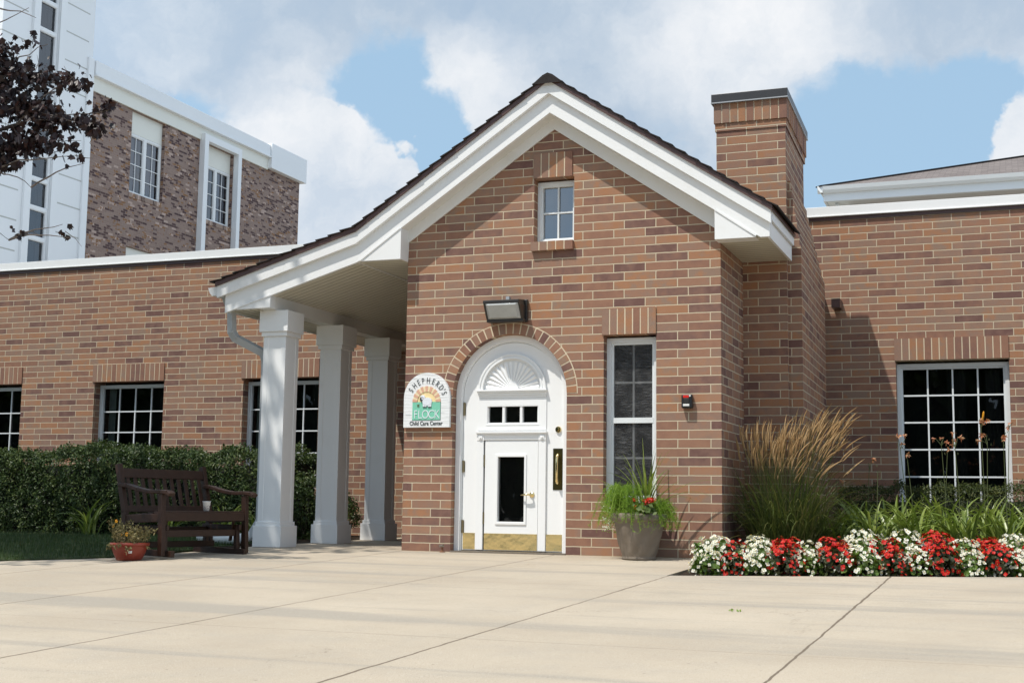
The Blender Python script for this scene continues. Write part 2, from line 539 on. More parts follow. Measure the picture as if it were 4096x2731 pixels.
M['soil'] = mix_ground('bed_soil', (0.030, 0.022, 0.016), (0.055, 0.040, 0.028), (0.085, 0.062, 0.042), 8.0, 45.0)
M['lawn'] = mix_ground('lawn_turf', (0.030, 0.048, 0.018), (0.045, 0.070, 0.024), (0.085, 0.080, 0.040), 2.0, 30.0)
M['ground'] = mix_ground('far_ground', (0.26, 0.25, 0.22), (0.32, 0.30, 0.26), (0.22, 0.23, 0.18), 0.2, 4.0)  # pale tone set so the unseen ground bounces light onto shaded walls
M['roof_membrane'] = plain_mat('white_roof_membrane', (0.62, 0.62, 0.60), 0.8, 0.06, 1.5)  # unseen flat roofs made white to bounce light upwards
M['bench'] = plain_mat('dark_stained_wood', (0.034, 0.0155, 0.0095), 0.45, 0.35, 14.0, 0.002, spec=0.35, bscale=40.0)
M['terracotta'] = plain_mat('red_plastic_bowl', (0.24, 0.035, 0.018), 0.4, 0.08, 6.0)
M['pot'] = plain_mat('weathered_stone_pot', (0.185, 0.150, 0.115), 0.75, 0.22, 7.0, 0.006, dirt=(0.26, 0.22, 0.17), bscale=22.0)
M['cup'] = plain_mat('white_paper_cup', (0.78, 0.79, 0.80), 0.5, 0.02)
M['swirl'] = plain_mat('cup_print', (0.16, 0.10, 0.12), 0.5)
M['black_plastic'] = plain_mat('black_plastic', (0.014, 0.014, 0.015), 0.3, 0.1)
M['red_plastic'] = plain_mat('red_lens', (0.60, 0.02, 0.012), 0.25, 0.05)
M['label_white'] = plain_mat('paper_label', (0.72, 0.72, 0.70), 0.6, 0.1, 60.0)
M['steel'] = plain_mat('worn_steel', (0.30, 0.26, 0.22), 0.4, 0.3, 40.0, metal=0.8)
M['rust'] = plain_mat('rusted_steel', (0.22, 0.10, 0.05), 0.8, 0.3, 40.0)
M['sign_white'] = None
M['sign_green'] = plain_mat('sign_green', (0.20, 0.56, 0.40), 0.5, 0.05, 20.0)
M['sign_brick'] = plain_mat('sign_terracotta', (0.66, 0.38, 0.26), 0.6, 0.06, 30.0)
M['sign_stone'] = plain_mat('sign_stone', (0.80, 0.66, 0.42), 0.6, 0.12, 40.0)
M['sign_sun'] = plain_mat('sign_yellow', (0.84, 0.66, 0.34), 0.6, 0.08, 30.0)
M['sign_ink'] = plain_mat('sign_lettering', (0.045, 0.05, 0.05), 0.5)
M['sheep'] = plain_mat('sign_sheep_white', (0.72, 0.75, 0.80), 0.7, 0.04, 60.0)
M['bark'] = plain_mat('bark', (0.055, 0.043, 0.038), 0.9, 0.35, 25.0, 0.01)
M['twig'] = plain_mat('pale_twig', (0.13, 0.105, 0.09), 0.85, 0.3, 30.0)
M['petal_white'] = leaf_mat('white_petal', [(0.0, (0.74, 0.72, 0.60)), (1.0, (0.86, 0.85, 0.76))], 0.5, 0.25)
M['petal_red'] = leaf_mat('red_petal', [(0.0, (0.34, 0.004, 0.004)), (1.0, (0.62, 0.012, 0.008))], 0.5, 0.12, 0.3)
M['petal_scarlet'] = leaf_mat('scarlet_petal', [(0.0, (0.55, 0.02, 0.008)), (1.0, (0.75, 0.05, 0.02))], 0.45, 0.2)
M['petal_yellow'] = leaf_mat('yellow_petal', [(0.0, (0.70, 0.25, 0.01)), (1.0, (0.80, 0.42, 0.02))], 0.5, 0.2)
M['petal_orange'] = leaf_mat('wilting_orange_petal', [(0.0, (0.40, 0.08, 0.035)), (0.5, (0.52, 0.20, 0.10)), (1.0, (0.62, 0.40, 0.22))], 0.5, 0.3)
M['yolk'] = plain_mat('flower_eye', (0.75, 0.50, 0.05), 0.6)
M['begonia_leaf'] = leaf_mat('begonia_leaf', [(0.0, (0.06, 0.11, 0.018)), (0.6, (0.115, 0.19, 0.034)), (1.0, (0.20, 0.28, 0.07))], 0.3, 0.3, 0.5)
M['begonia_leaf_dark'] = leaf_mat('begonia_bronze_leaf', [(0.0, (0.025, 0.028, 0.012)), (0.6, (0.05, 0.055, 0.02)), (1.0, (0.085, 0.12, 0.035))], 0.3, 0.25, 0.5)
M['lily_leaf'] = leaf_mat('daylily_leaf', [(0.0, (0.10, 0.15, 0.024)), (0.5, (0.20, 0.27, 0.05)), (1.0, (0.36, 0.40, 0.11))], 0.36, 0.35, 0.5)
M['stalk'] = leaf_mat('flower_stalk', [(0.0, (0.06, 0.085, 0.03)), (1.0, (0.12, 0.13, 0.05))], 0.6, 0.1)
M['reed_leaf'] = leaf_mat('reed_leaf', [(0.0, (0.05, 0.075, 0.016)), (0.6, (0.11, 0.14, 0.034)), (1.0, (0.26, 0.22, 0.085))], 0.5, 0.3)
M['reed_plume'] = leaf_mat('reed_plume', [(0.0, (0.42, 0.255, 0.11)), (0.5, (0.58, 0.38, 0.185)), (1.0, (0.74, 0.54, 0.31))], 0.8, 0.35)
M['fern'] = leaf_mat('asparagus_fern', [(0.0, (0.12, 0.22, 0.018)), (0.5, (0.24, 0.40, 0.04)), (1.0, (0.40, 0.52, 0.09))], 0.5, 0.45)
M['geranium_leaf'] = leaf_mat('geranium_leaf', [(0.0, (0.08, 0.13, 0.03)), (1.0, (0.20, 0.24, 0.08))], 0.5, 0.3)
M['hedge'] = leaf_mat('juniper_leaf', [(0.0, (0.022, 0.044, 0.013)), (0.55, (0.058, 0.096, 0.027)), (1.0, (0.16, 0.19, 0.056))], 0.5, 0.25)
M['yew'] = leaf_mat('yew_leaf', [(0.0, (0.024, 0.038, 0.010)), (0.6, (0.055, 0.078, 0.018)), (1.0, (0.16, 0.16, 0.035))], 0.5, 0.25)
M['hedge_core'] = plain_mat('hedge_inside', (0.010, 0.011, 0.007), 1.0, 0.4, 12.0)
M['maple'] = leaf_mat('crimson_leaf', [(0.0, (0.012, 0.008, 0.010)), (0.6, (0.026, 0.013, 0.015)), (0.85, (0.045, 0.018, 0.014)), (1.0, (0.10, 0.035, 0.02))], 0.42, 0.18)
M['far_leaf'] = leaf_mat('far_tree_leaf', [(0.0, (0.02, 0.04, 0.012)), (1.0, (0.06, 0.10, 0.03))], 0.6, 0.3)
M['grass_blade'] = leaf_mat('grass_blade', [(0.0, (0.030, 0.058, 0.018)), (0.7, (0.06, 0.10, 0.03)), (1.0, (0.15, 0.14, 0.06))], 0.6, 0.3)
M['dry_leaf'] = leaf_mat('dry_pansy_leaf', [(0.0, (0.13, 0.12, 0.045)), (0.6, (0.24, 0.20, 0.085)), (1.0, (0.36, 0.28, 0.15))], 0.7, 0.25)


def sign_white():
    m, t = new_mat('sandblasted_white_board')
    g = t.n('ShaderNodeNewGeometry')
    mp = t.n('ShaderNodeMapping')
    t.put(mp.inputs['Vector'], g.outputs['Position'])
    mp.inputs['Scale'].default_value = (2.0, 1.0, 42.0)
    n1 = t.noise(mp.outputs[0], 1.6, 3.0, 0.5, dist=0.6)
    c = t.mix(t.smooth(n1, 0.58, 0.66), (0.78, 0.79, 0.79), (0.55, 0.57, 0.58))
    finish(t, c, 0.5, n1, 0.006, 0.8)
    return m


M['sign_white'] = sign_white()


# ------------------------------------------------------------------ mesh builder
class MB:
    def __init__(self):
        self.v = []
        self.f = []

    def add(self, pts, faces):
        o = len(self.v)
        self.v.extend([tuple(p) for p in pts])
        self.f.extend([tuple(i + o for i in f) for f in faces])
        return self

    def face(self, *pts):
        return self.add(pts, [tuple(range(len(pts)))])

    def box(self, x0, x1, y0, y1, z0, z1):
        p = [(x0, y0, z0), (x1, y0, z0), (x1, y1, z0), (x0, y1, z0), (x0, y0, z1), (x1, y0, z1), (x1, y1, z1), (x0, y1, z1)]
        return self.add(p, [(0, 3, 2, 1), (4, 5, 6, 7), (0, 1, 5, 4), (1, 2, 6, 5), (2, 3, 7, 6), (3, 0, 4, 7)])

    def bar(self, a, b, w, h, up=(0, 0, 1), w2=None, h2=None):
        a, b = Vector(a), Vector(b)
        d = (b - a).normalized()
        s = d.cross(Vector(up))
        if s.length < 1e-4:
            s = d.cross(Vector((0, 1, 0)))
        s.normalize()
        u = s.cross(d).normalized()
        w2, h2 = w2 or w, h2 or h
        p = []
        for c, ww, hh in ((a, w, h), (b, w2, h2)):
            for i, j in ((-1, -1), (1, -1), (1, 1), (-1, 1)):
                p.append(c + s * (i * ww / 2) + u * (j * hh / 2))
        return self.add(p, [(0, 1, 2, 3), (7, 6, 5, 4), (0, 4, 5, 1), (1, 5, 6, 2), (2, 6, 7, 3), (3, 7, 4, 0)])

    def prism(self, poly, holes, a0, a1, plane='xz', back=True):
        """polygon (with holes) in the xz, yz or xy plane, extruded from a0 to a1"""
        def P(q, a):
            if plane == 'xz':
                return (q[0], a, q[1])
            if plane == 'yz':
                return (a, q[0], q[1])
            return (q[0], q[1], a)
        loops = [poly] + list(holes)
        flat = [q for l in loops for q in l]
        tris = tessellate_polygon([[Vector((q[0], q[1], 0)) for q in l] for l in loops])
        n = len(flat)
        pts = [P(q, a0) for q in flat] + [P(q, a1) for q in flat]
        fs = [tuple(t) for t in tris]
        if back:
            fs += [tuple(i + n for i in reversed(t)) for t in tris]
        o = 0
        for l in loops:
            k = len(l)
            for i in range(k):
                j = (i + 1) % k
                fs.append((o + i, o + j, o + j + n, o + i + n))
            o += k
        return self.add(pts, fs)

    def tube(self, pts, rad, n=6, caps=True):
        pts = [Vector(p) for p in pts]
        if not isinstance(rad, (list, tuple)):
            rad = [rad] * len(pts)
        out = []
        prev = None
        for i, p in enumerate(pts):
            d = (pts[min(i + 1, len(pts) - 1)] - pts[max(i - 1, 0)])
            if d.length < 1e-9:
                d = Vector((0, 0, 1))
            d.normalize()
            ref = prev if prev is not None else (Vector((1, 0, 0)) if abs(d.x) < 0.8 else Vector((0, 1, 0)))
            s = (ref - d * ref.dot(d)).normalized()
            prev = s
            u = d.cross(s)
            for k in range(n):
                a = 2 * math.pi * k / n
                out.append(p + (s * math.cos(a) + u * math.sin(a)) * rad[i])
        fs = []
        for i in range(len(pts) - 1):
            for k in range(n):
                k2 = (k + 1) % n
                fs.append((i * n + k, i * n + k2, (i + 1) * n + k2, (i + 1) * n + k))
        if caps:
            fs.append(tuple(reversed(range(n))))
            fs.append(tuple(range((len(pts) - 1) * n, len(pts) * n)))
        return self.add(out, fs)

    def lathe(self, prof, c=(0, 0, 0), n=32, fn=None):
        out = []
        for r, z in prof:
            for k in range(n):
                a = 2 * math.pi * k / n
                rr = r if fn is None else fn(r, z, a)
                out.append((c[0] + rr * math.cos(a), c[1] + rr * math.sin(a), c[2] + z))
        fs = []
        for i in range(len(prof) - 1):
            for k in range(n):
                k2 = (k + 1) % n
                fs.append((i * n + k, i * n + k2, (i + 1) * n + k2, (i + 1) * n + k))
        return self.add(out, fs)

    def blade(self, root, az, length, width, lean, droop, seg=6, fold=0.25, twist=0.0):
        """an arching leaf blade"""
        root = Vector(root)
        d = Vector((math.cos(az), math.sin(az), 0))
        s = Vector((-math.sin(az), math.cos(az), 0))
        p = root.copy()
        th = lean
        pts = []
        for i in range(seg + 1):
            u = i / seg
            ww = width * min(1.0, 0.55 + 1.6 * u) * (1 - u ** 3) * 0.5 + 0.0006
            nrm = (Vector((0, 0, 1)) * math.sin(th) - d * math.cos(th))
            tw = twist * u
            sv = s * math.cos(tw) + nrm * math.sin(tw)
            pts += [p - sv * ww - nrm * ww * fold * 0, p + nrm * (-ww * fold * 2), p + sv * ww]
            step = length / seg
            p = p + (d * math.sin(th) + Vector((0, 0, 1)) * math.cos(th)) * step
            th += droop / seg * (0.4 + 1.2 * u)
        fs = []
        for i in range(seg):
            o = i * 3
            fs += [(o, o + 1, o + 4, o + 3), (o + 1, o + 2, o + 5, o + 4)]
        return self.add(pts, fs)

    def leaves(self, C, size, normals=None, aspect=0.5, spread=1.0, rs=None, curl=0.25):
        """many leaf quads; C is an (N,3) array"""
        rs = rs or np.random.RandomState(3)
        C = np.asarray(C, float)
        n = len(C)
        sz = size * (0.6 + 0.8 * rs.rand(n))[:, None]
        nr = rs.normal(size=(n, 3))
        if normals is not None:
            nr = np.asarray(normals) + nr * spread
        nr /= np.linalg.norm(nr, axis=1)[:, None] + 1e-9
        t = rs.normal(size=(n, 3))
        t -= nr * (t * nr).sum(1)[:, None]
        t /= np.linalg.norm(t, axis=1)[:, None] + 1e-9
        b = np.cross(nr, t)
        V = np.empty((n, 4, 3))
        V[:, 0] = C - t * sz * 0.5
        V[:, 1] = C + b * sz * aspect * 0.5 + nr * sz * curl
        V[:, 2] = C + t * sz * 0.5
        V[:, 3] = C - b * sz * aspect * 0.5 + nr * sz * curl
        o = len(self.v)
        self.v.extend(map(tuple, V.reshape(-1, 3).tolist()))
        self.f.extend([(o + 4 * i, o + 4 * i + 1, o + 4 * i + 2, o + 4 * i + 3) for i in range(n)])
        return self

    def lobed(self, C, size, rs):
        """curled lobed leaves, each a small bent fan"""
        n = len(C)
        for i in range(n):
            p = Vector(C[i])
            s = size * rs.uniform(0.6, 1.35)
            d = Vector(rs.normal(size=3)) * 0.5 + Vector((0, 0, -0.75))
            d.normalize()
            q = d.cross(Vector(rs.normal(size=3))).normalized()
            nn = d.cross(q)
            cu = rs.uniform(0.15, 0.55)
            pts = [p]
            for a, r_ in ((-1.15, 0.62), (-0.72, 0.66), (-0.42, 0.98), (-0.2, 0.78), (0.0, 1.12), (0.2, 0.78), (0.42, 0.98), (0.72, 0.66), (1.15, 0.62)):
                l = s * r_
                w_ = math.sin(a) * l
                pts.append(p + d * (math.cos(a) * l) + q * w_ * (1 - cu * 0.5) + nn * (abs(w_) * cu + l * l / s * 0.25 * cu))
            o = len(self.v)
            self.v += [tuple(x) for x in pts]
            self.f += [(o, o + k, o + k + 1) for k in range(1, 9)]
        return self

    def build(self, name, mat, parent=None, origin=None, smooth=False, bevel=0.0, fix=True, local=False):
        """link as one mesh object; vertices are in world space unless local"""
        org = Vector((0, 0, 0))
        if parent is not None:
            org = Vector(parent.get('_org', (0, 0, 0)))
        elif origin is not None:
            org = Vector(origin)
        me = bpy.data.meshes.new(name)
        vv = self.v if local else [(p[0] - org.x, p[1] - org.y, p[2] - org.z) for p in self.v]
        me.from_pydata(vv, [], self.f)
        if fix:
            bm = bmesh.new()
            bm.from_mesh(me)
            bmesh.ops.recalc_face_normals(bm, faces=bm.faces)
            bm.to_mesh(me)
            bm.free()
        me.materials.append(mat)
        if smooth:
            me.polygons.foreach_set('use_smooth', [True] * len(me.polygons))
        ob = bpy.data.objects.new(name, me)
        COL.objects.link(ob)
        if parent is not None:
            ob.parent = parent
        elif origin is not None:
            ob.location = origin
        ob['_org'] = tuple(org)
        if bevel:
            md = ob.modifiers.new('soft_edges', 'BEVEL')
            md.width = bevel
            md.segments = 2
            md.limit_method = 'ANGLE'
            md.angle_limit = R(40)
        return ob


def thing(name, label, cat, loc=(0, 0, 0), rz=0.0, group=None):
    o = bpy.data.objects.new(name, None)
    o.empty_display_size = 0.2
    COL.objects.link(o)
    o.location = loc
    o.rotation_euler = (0, 0, rz)
    o['label'] = label
    o['category'] = cat
    if group:
        o['group'] = group
    o['_org'] = tuple(loc)
    return o


def tag(o, label, cat, group=None):
    o['label'] = label
    o['category'] = cat
    if group:
        o['group'] = group
    return o


def struct(o, kind='structure'):
    o['kind'] = kind
    return o


def dup(root, loc, rz, label, group=None, sc=1.0):
    r = root.copy()
    COL.objects.link(r)
    r.location = loc
    r.rotation_euler = (0, 0, rz)
    r.scale = (sc, sc, sc)
    r['label'] = label
    if group:
        r['group'] = group
    for ch in list(root.children):
        c = ch.copy()
        COL.objects.link(c)
        c.parent = r
        for g in list(ch.children):
            d = g.copy()
            COL.objects.link(d)
            d.parent = c
    return r


def arc(cx, cz, r, a0, a1, n):
    return [(cx + r * math.cos(a0 + (a1 - a0) * i / n), cz + r * math.sin(a0 + (a1 - a0) * i / n)) for i in range(n + 1)]


def gz(y):
    """paving level: it falls gently away from the building"""
    return 0.029 * y if y < 0 else 0.008 * y
# ================================================================== setting: terrain, paving, lawn, bed
LAWN_EDGE = [(-1.70, -0.10), (-1.72, -0.5), (-1.76, -0.9), (-1.81, -1.30), (-1.93, -1.95), (-2.20, -2.28), (-2.53, -2.62), (-3.2, -3.3), (-5.0, -4.9), (-9.0, -8.5), (-30.0, -26.5)]
BED_A, BED_D = Vector((3.114, -1.9)), Vector((2.52, 0.875))


def bed_front(x):
    return BED_A.y + (x - BED_A.x) * BED_D.y / BED_D.x


mb = MB()
ys = [-300, -120, -60, -30, -14, -6, 0, 4, 30, 120, 400]
xs = [-300, -80, -30, -10, 0, 10, 30, 80, 300]
idx = {}
for j, y in enumerate(ys):
    for i, x in enumerate(xs):
        idx[i, j] = len(mb.v)
        mb.v.append((x, y, (0.029 * max(y, -14) if y < 0 else 0.008 * min(y, 4)) - 0.10))
for j in range(len(ys) - 1):
    for i in range(len(xs) - 1):
        mb.f.append((idx[i, j], idx[i + 1, j], idx[i + 1, j + 1], idx[i, j + 1]))
struct(mb.build('ground', M['ground']))

pave = list(LAWN_EDGE) + [(-30, -40), (40, -40), (40, 0.0), (8.586, 0.0)]
nb = 14
for i in range(nb + 1):
    x = 8.586 + (3.114 - 8.586) * i / nb
    pave.append((x, min(0.0, bed_front(x)) + (0.02 * math.sin(x * 7.0) * 0.5 if 0 < i < nb else 0)))
pave += [(3.125, -0.02), (-1.70, -0.02)]
mb = MB()
mb.prism(pave, [], 0.0, -0.12, 'xy')
mb.prism([(-1.70, -0.02), (3.3, -0.02), (3.3, 3.68), (-1.70, 3.68)], [], 0.0, -0.12, 'xy')
mb.v = [(x, y, z + gz(max(y, -40))) for x, y, z in mb.v]
pv = struct(mb.build('pavement', M['concrete'], fix=True))

# lawn in front of the hedge
lawn = [(x - 0.005, y) for x, y in LAWN_EDGE[3:]] + [(-30, 1.75), (-2.2, 1.75), (-2.05, 0.9), (-1.9, -0.3)]
mb = MB()
mb.prism(lawn, [], 0.012, -0.08, 'xy')
mb.v = [(x, y, z + gz(y)) for x, y, z in mb.v]
struct(mb.build('lawn', M['lawn']))

# mulch under the hedge and beside the porch
mul = [(-1.705, -0.1), (-1.9, -0.3), (-2.05, 0.9), (-2.2, 1.75), (-30, 1.75), (-30, 3.68), (-1.705, 3.68)]
mb = MB()
mb.prism(mul, [], 0.005, -0.08, 'xy')
mb.v = [(x, y, z + gz(y)) for x, y, z in mb.v]
struct(mb.build('mulch_soil', M['soil']))

# flower bed soil
mb = MB()
n1, n2 = 40, 24
for j in range(n2 + 1):
    for i in range(n1 + 1):
        x = 3.12 + i * (12.0 - 3.12) / n1
        y0 = bed_front(x) + 0.008
        y = y0 + (3.5 - y0) * j / n2
        u = j / n2
        z = gz(y) - 0.035 + 0.12 * min(1, u * 2.2) + 0.016 * math.sin(x * 9 + y * 13) * min(1, u * 8) + rnd.uniform(-0.008, 0.008)
        mb.v.append((x, y, z))
for j in range(n2):
    for i in range(n1):
        a = j * (n1 + 1) + i
        mb.f.append((a, a + 1, a + n1 + 2, a + n1 + 1))
struct(mb.build('flower_bed_soil', M['soil'], smooth=True))

# grass blades on the lawn
rs = np.random.RandomState(11)
mb = MB()
cnt = 0


def in_poly(x, y, poly):
    c = False
    j = len(poly) - 1
    for i in range(len(poly)):
        if (poly[i][1] > y) != (poly[j][1] > y) and x < (poly[j][0] - poly[i][0]) * (y - poly[i][1]) / (poly[j][1] - poly[i][1]) + poly[i][0]:
            c = not c
        j = i
    return c


while cnt < 26000:
    x = -1.7 - abs(rs.normal()) * 3.2
    y = rs.uniform(-5, 1.75)
    if not in_poly(x, y, lawn):
        continue
    h = rs.uniform(0.025, 0.062)
    a = rs.uniform(0, 6.28)
    l = rs.uniform(0, 0.03)
    wd = rs.uniform(0.0022, 0.0042)
    z = gz(y) + 0.008
    dx, dy = math.cos(a), math.sin(a)
    mb.face((x - dy * wd, y + dx * wd, z), (x + dy * wd, y - dx * wd, z), (x + dx * l, y + dy * l, z + h))
    cnt += 1
struct(mb.build('grass', M['grass_blade'], fix=False), 'stuff')


# ================================================================== windows
def window(parent, x0, x1, z0, z1, y, cols, rows, fw=0.05, depth=0.05, bar=0.018, mat='vinyl', glass='glass', room=0.5, curtain=None, between=False,
           xcols=None, zrows=None, sill=None, meet=None, plane='xz', screen=False):
    """framed window set in an opening; y is the front of its frame"""
    def tr(m):
        if plane == 'yz':
            m.v = [(-(q[1]), q[0], q[2]) for q in m.v]
        return m
    m = MB()
    m.prism([(x0, z0), (x1, z0), (x1, z1), (x0, z1)], [[(x0 + fw, z0 + fw), (x1 - fw, z0 + fw), (x1 - fw, z1 - fw), (x0 + fw, z1 - fw)]], y, y + depth)
    e = fw * 0.45
    m.prism([(x0 + fw - 0.002, z0 + fw - 0.002), (x1 - fw + 0.002, z0 + fw - 0.002), (x1 - fw + 0.002, z1 - fw + 0.002), (x0 + fw - 0.002, z1 - fw + 0.002)],
            [[(x0 + fw + e, z0 + fw + e), (x1 - fw - e, z0 + fw + e), (x1 - fw - e, z1 - fw - e), (x0 + fw + e, z1 - fw - e)]], y + 0.016, y + depth + 0.002)
    f = tr(m).build('window', M[mat], parent, bevel=0.003)
    gx0, gx1, gz0, gz1 = x0 + fw + e, x1 - fw - e, z0 + fw + e, z1 - fw - e
    m = MB()
    yb = y + depth * 0.55
    yg = yb - 0.006 if between else yb + 0.02        # grilles set between the panes, or in front
    xc = xcols or [gx0 + (gx1 - gx0) * i / cols for i in range(1, cols)]
    zr = zrows or [gz0 + (gz1 - gz0) * i / rows for i in range(1, rows)]
    for c in xc:
        m.box(c - bar / 2, c + bar / 2, yb, yb + 0.016, gz0, gz1)
    for r in zr:
        m.box(gx0, gx1, yb - 0.002, yb + 0.014, r - bar / 2, r + bar / 2)
    if meet:
        m.box(gx0 - 0.01, gx1 + 0.01, y + 0.012, y + depth - 0.004, meet - 0.028, meet + 0.022)
    if m.v:
        tr(m).build('muntin', M[mat], f)
    m = MB()
    m.face((gx0 - 0.01, yg, gz0 - 0.01), (gx1 + 0.01, yg, gz0 - 0.01), (gx1 + 0.01, yg, gz1 + 0.01), (gx0 - 0.01, yg, gz1 + 0.01))
    tr(m).build('pane', M[glass], f, fix=False)
    if screen:
        m = MB()
        for za, zb_ in ((gz0 - .004, (meet or gz0) - 0.028), ((meet or gz0) + 0.022, gz1 + .004)):
            m.face((gx0 - .004, yb - 0.008, za), (gx1 + .004, yb - 0.008, za), (gx1 + .004, yb - 0.008, zb_), (gx0 - .004, yb - 0.008, zb_))
        tr(m).build('insect_screen', M['screen'], f, fix=False)
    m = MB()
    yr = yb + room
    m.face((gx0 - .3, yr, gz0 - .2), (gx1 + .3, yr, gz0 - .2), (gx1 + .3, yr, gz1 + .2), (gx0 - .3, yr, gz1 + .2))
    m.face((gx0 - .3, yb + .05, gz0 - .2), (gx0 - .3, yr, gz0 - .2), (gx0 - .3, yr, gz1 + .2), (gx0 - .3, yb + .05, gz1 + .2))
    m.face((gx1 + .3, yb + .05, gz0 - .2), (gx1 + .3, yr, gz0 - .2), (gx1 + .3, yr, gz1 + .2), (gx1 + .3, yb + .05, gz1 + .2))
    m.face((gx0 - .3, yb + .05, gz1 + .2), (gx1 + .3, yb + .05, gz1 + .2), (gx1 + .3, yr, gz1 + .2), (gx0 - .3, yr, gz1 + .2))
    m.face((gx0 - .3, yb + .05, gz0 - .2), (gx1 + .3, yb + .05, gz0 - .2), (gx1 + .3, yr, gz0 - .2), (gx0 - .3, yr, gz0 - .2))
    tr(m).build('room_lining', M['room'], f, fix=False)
    for (c0, c1, cm) in (curtain or []):
        m = MB()
        k = max(4, int((c1 - c0) / 0.02))
        for i in range(k + 1):
            xx = c0 + (c1 - c0) * i / k
            yy = yb + 0.10 + 0.018 * math.sin(i * 1.9)
            m.v += [(xx, yy, gz0 - .05), (xx, yy, gz1 + .05)]
        m.f = [(2 * i, 2 * i + 2, 2 * i + 3, 2 * i + 1) for i in range(k)]
        tr(m).build('curtain', M[cm], f, fix=False, smooth=True)
    return f


def brick_row(x0, x1, z0, z1, y0, y1, pitch, plane='xz', joint=0.012):
    """a row of upright bricks modelled one by one, on a mortar backing"""
    n = max(1, round((x1 - x0) / pitch))
    pw = (x1 - x0) / n
    a, b = MB(), MB()
    for i in range(n):
        q = rnd.uniform(-0.0015, 0.0015)
        a.box(x0 + i * pw + (joint / 2 if i else 0), x0 + (i + 1) * pw - (joint / 2 if i < n - 1 else 0), y0 + q, y1, z0 + rnd.uniform(0, .002), z1 - rnd.uniform(0, .002))
    b.box(x0 + 0.004, x1 - 0.004, y0 + 0.0025, y1 - 0.002, z0 + 0.004, z1 - 0.004)
    if plane == 'yz':
        for m in (a, b):
            m.v = [(-q[1], q[0], q[2]) for q in m.v]
    return a, b


def lintel(parent, x0, x1, z0, z1, y0, y1, name='lintel', plane='xz', mat='loose_brick', pitch=0.0815):
    a, b = brick_row(x0, x1, z0, z1, y0, y1, pitch, plane)
    l = a.build(name, M[mat], parent)
    b.build('mortar_bed', M['mortar'], l)
    return l


# ================================================================== entrance building
ENT = thing('entrance_building', 'small gabled brick entrance with white trim, arched door and side porch', 'building', (1.57, 0, 0))
W1 = 3.14
CX, SR = 1.094, 1.498          # arch centre and springing height
RI = 0.581                     # arch radius of the brick opening
apex = (1.545, 4.10)
gable = [(0, -0.05), (W1, -0.05), (W1, 3.03), apex, (0, 3.06)]
door_hole = [(CX - RI, 0.0)] + list(reversed(arc(CX, SR, RI, 0, math.pi, 28))) + [(CX + RI, 0.0)]
door_hole = [(CX - RI, -0.049), *list(reversed(arc(CX, SR, RI, 0, math.pi, 28))), (CX + RI, -0.049)]
win_hole = [(2.035, 0.49), (2.537, 0.49), (2.537, 2.035), (2.035, 2.035)]
up_hole = [(1.330, 2.955), (1.734, 2.955), (1.734, 3.580), (1.330, 3.580)]
mb = MB()
mb.prism(gable, [door_hole, win_hole, up_hole], 0.0, 0.20)
mb.build('front_wall', M['brick_entrance'], ENT)
mb = MB()
mb.box(0.0, 0.2, 0.201, 3.66, -0.05, 2.95)
mb.build('porch_side_wall', M['brick_side'], ENT)
mb = MB()
mb.box(W1 - 0.2, W1, 0.201, 1.35, -0.05, 2.95)
mb.box(2.6, 3.58, 1.351, 3.5, -0.05, 2.95)
mb.build('side_wall', M['brick_side'], ENT)

# brick arch over the door: wedge bricks
mb, bk = MB(), MB()
na = 27
RO = RI + 0.1
for i in range(na):
    a0 = math.pi * i / na + 0.0105
    a1 = math.pi * (i + 1) / na - 0.0105
    jit = rnd.uniform(-0.002, 0.002)
    q = []
    for a in (a0, (a0 + a1) / 2, a1):
        q.append((CX + RI * math.cos(a), SR + RI * math.sin(a)))
    for a in (a1, (a0 + a1) / 2, a0):
        q.append((CX + (RO + jit) * math.cos(a), SR + (RO + jit) * math.sin(a)))
    mb.prism(q, [], -0.004, 0.098)
ring = arc(CX, SR, RO + 0.009, 0, math.pi, 54) + list(reversed(arc(CX, SR, RI + 0.002, 0, math.pi, 54)))
bk.prism(ring, [], -0.0015, 0.095)
al = mb.build('brick_arch', M['loose_brick'], ENT)
bk.build('mortar_bed', M['mortar'], al)

lintel(ENT, 2.020, 2.537, 2.036, 2.282, -0.014, 0.10, pitch=0.074)
lintel(ENT, 1.322, 1.716, 3.581, 3.827, -0.014, 0.10)
lintel(ENT, 1.312, 1.734, 2.866, 2.954, -0.045, 0.10, 'window_sill', pitch=0.083)

window(ENT, 2.036, 2.536, 0.49, 2.018, 0.095, 2, 4, fw=0.045, depth=0.07, meet=1.25, zrows=[0.90, 1.60], room=0.35, screen=True)
window(ENT, 1.331, 1.733, 2.957, 3.563, 0.095, 2, 2, fw=0.034, depth=0.06, glass='glass_sky', bar=0.016, room=0.35, curtain=[(1.37, 1.44, 'curtain')])

# ---- door frame
mb = MB()


def archpoly(r, zb, n=36):
    return [(CX - r, zb)] + list(reversed(arc(CX, SR, r, 0, math.pi, n))) + [(CX + r, zb)]


mb.prism(archpoly(RI - 0.002, 0.002), [archpoly(RI - 0.055, 0.003)], 0.080, 0.150)
mb.prism(archpoly(RI - 0.040, 0.004), [archpoly(RI - 0.066, 0.006)], 0.098, 0.149)
mb.build('door_frame', M['door_white'], ENT, bevel=0.004)
mb = MB()
mb.box(CX - RI, CX + RI, -0.01, 0.2, -0.03, 0.016)
mb.build('threshold', M['steel'], ENT)
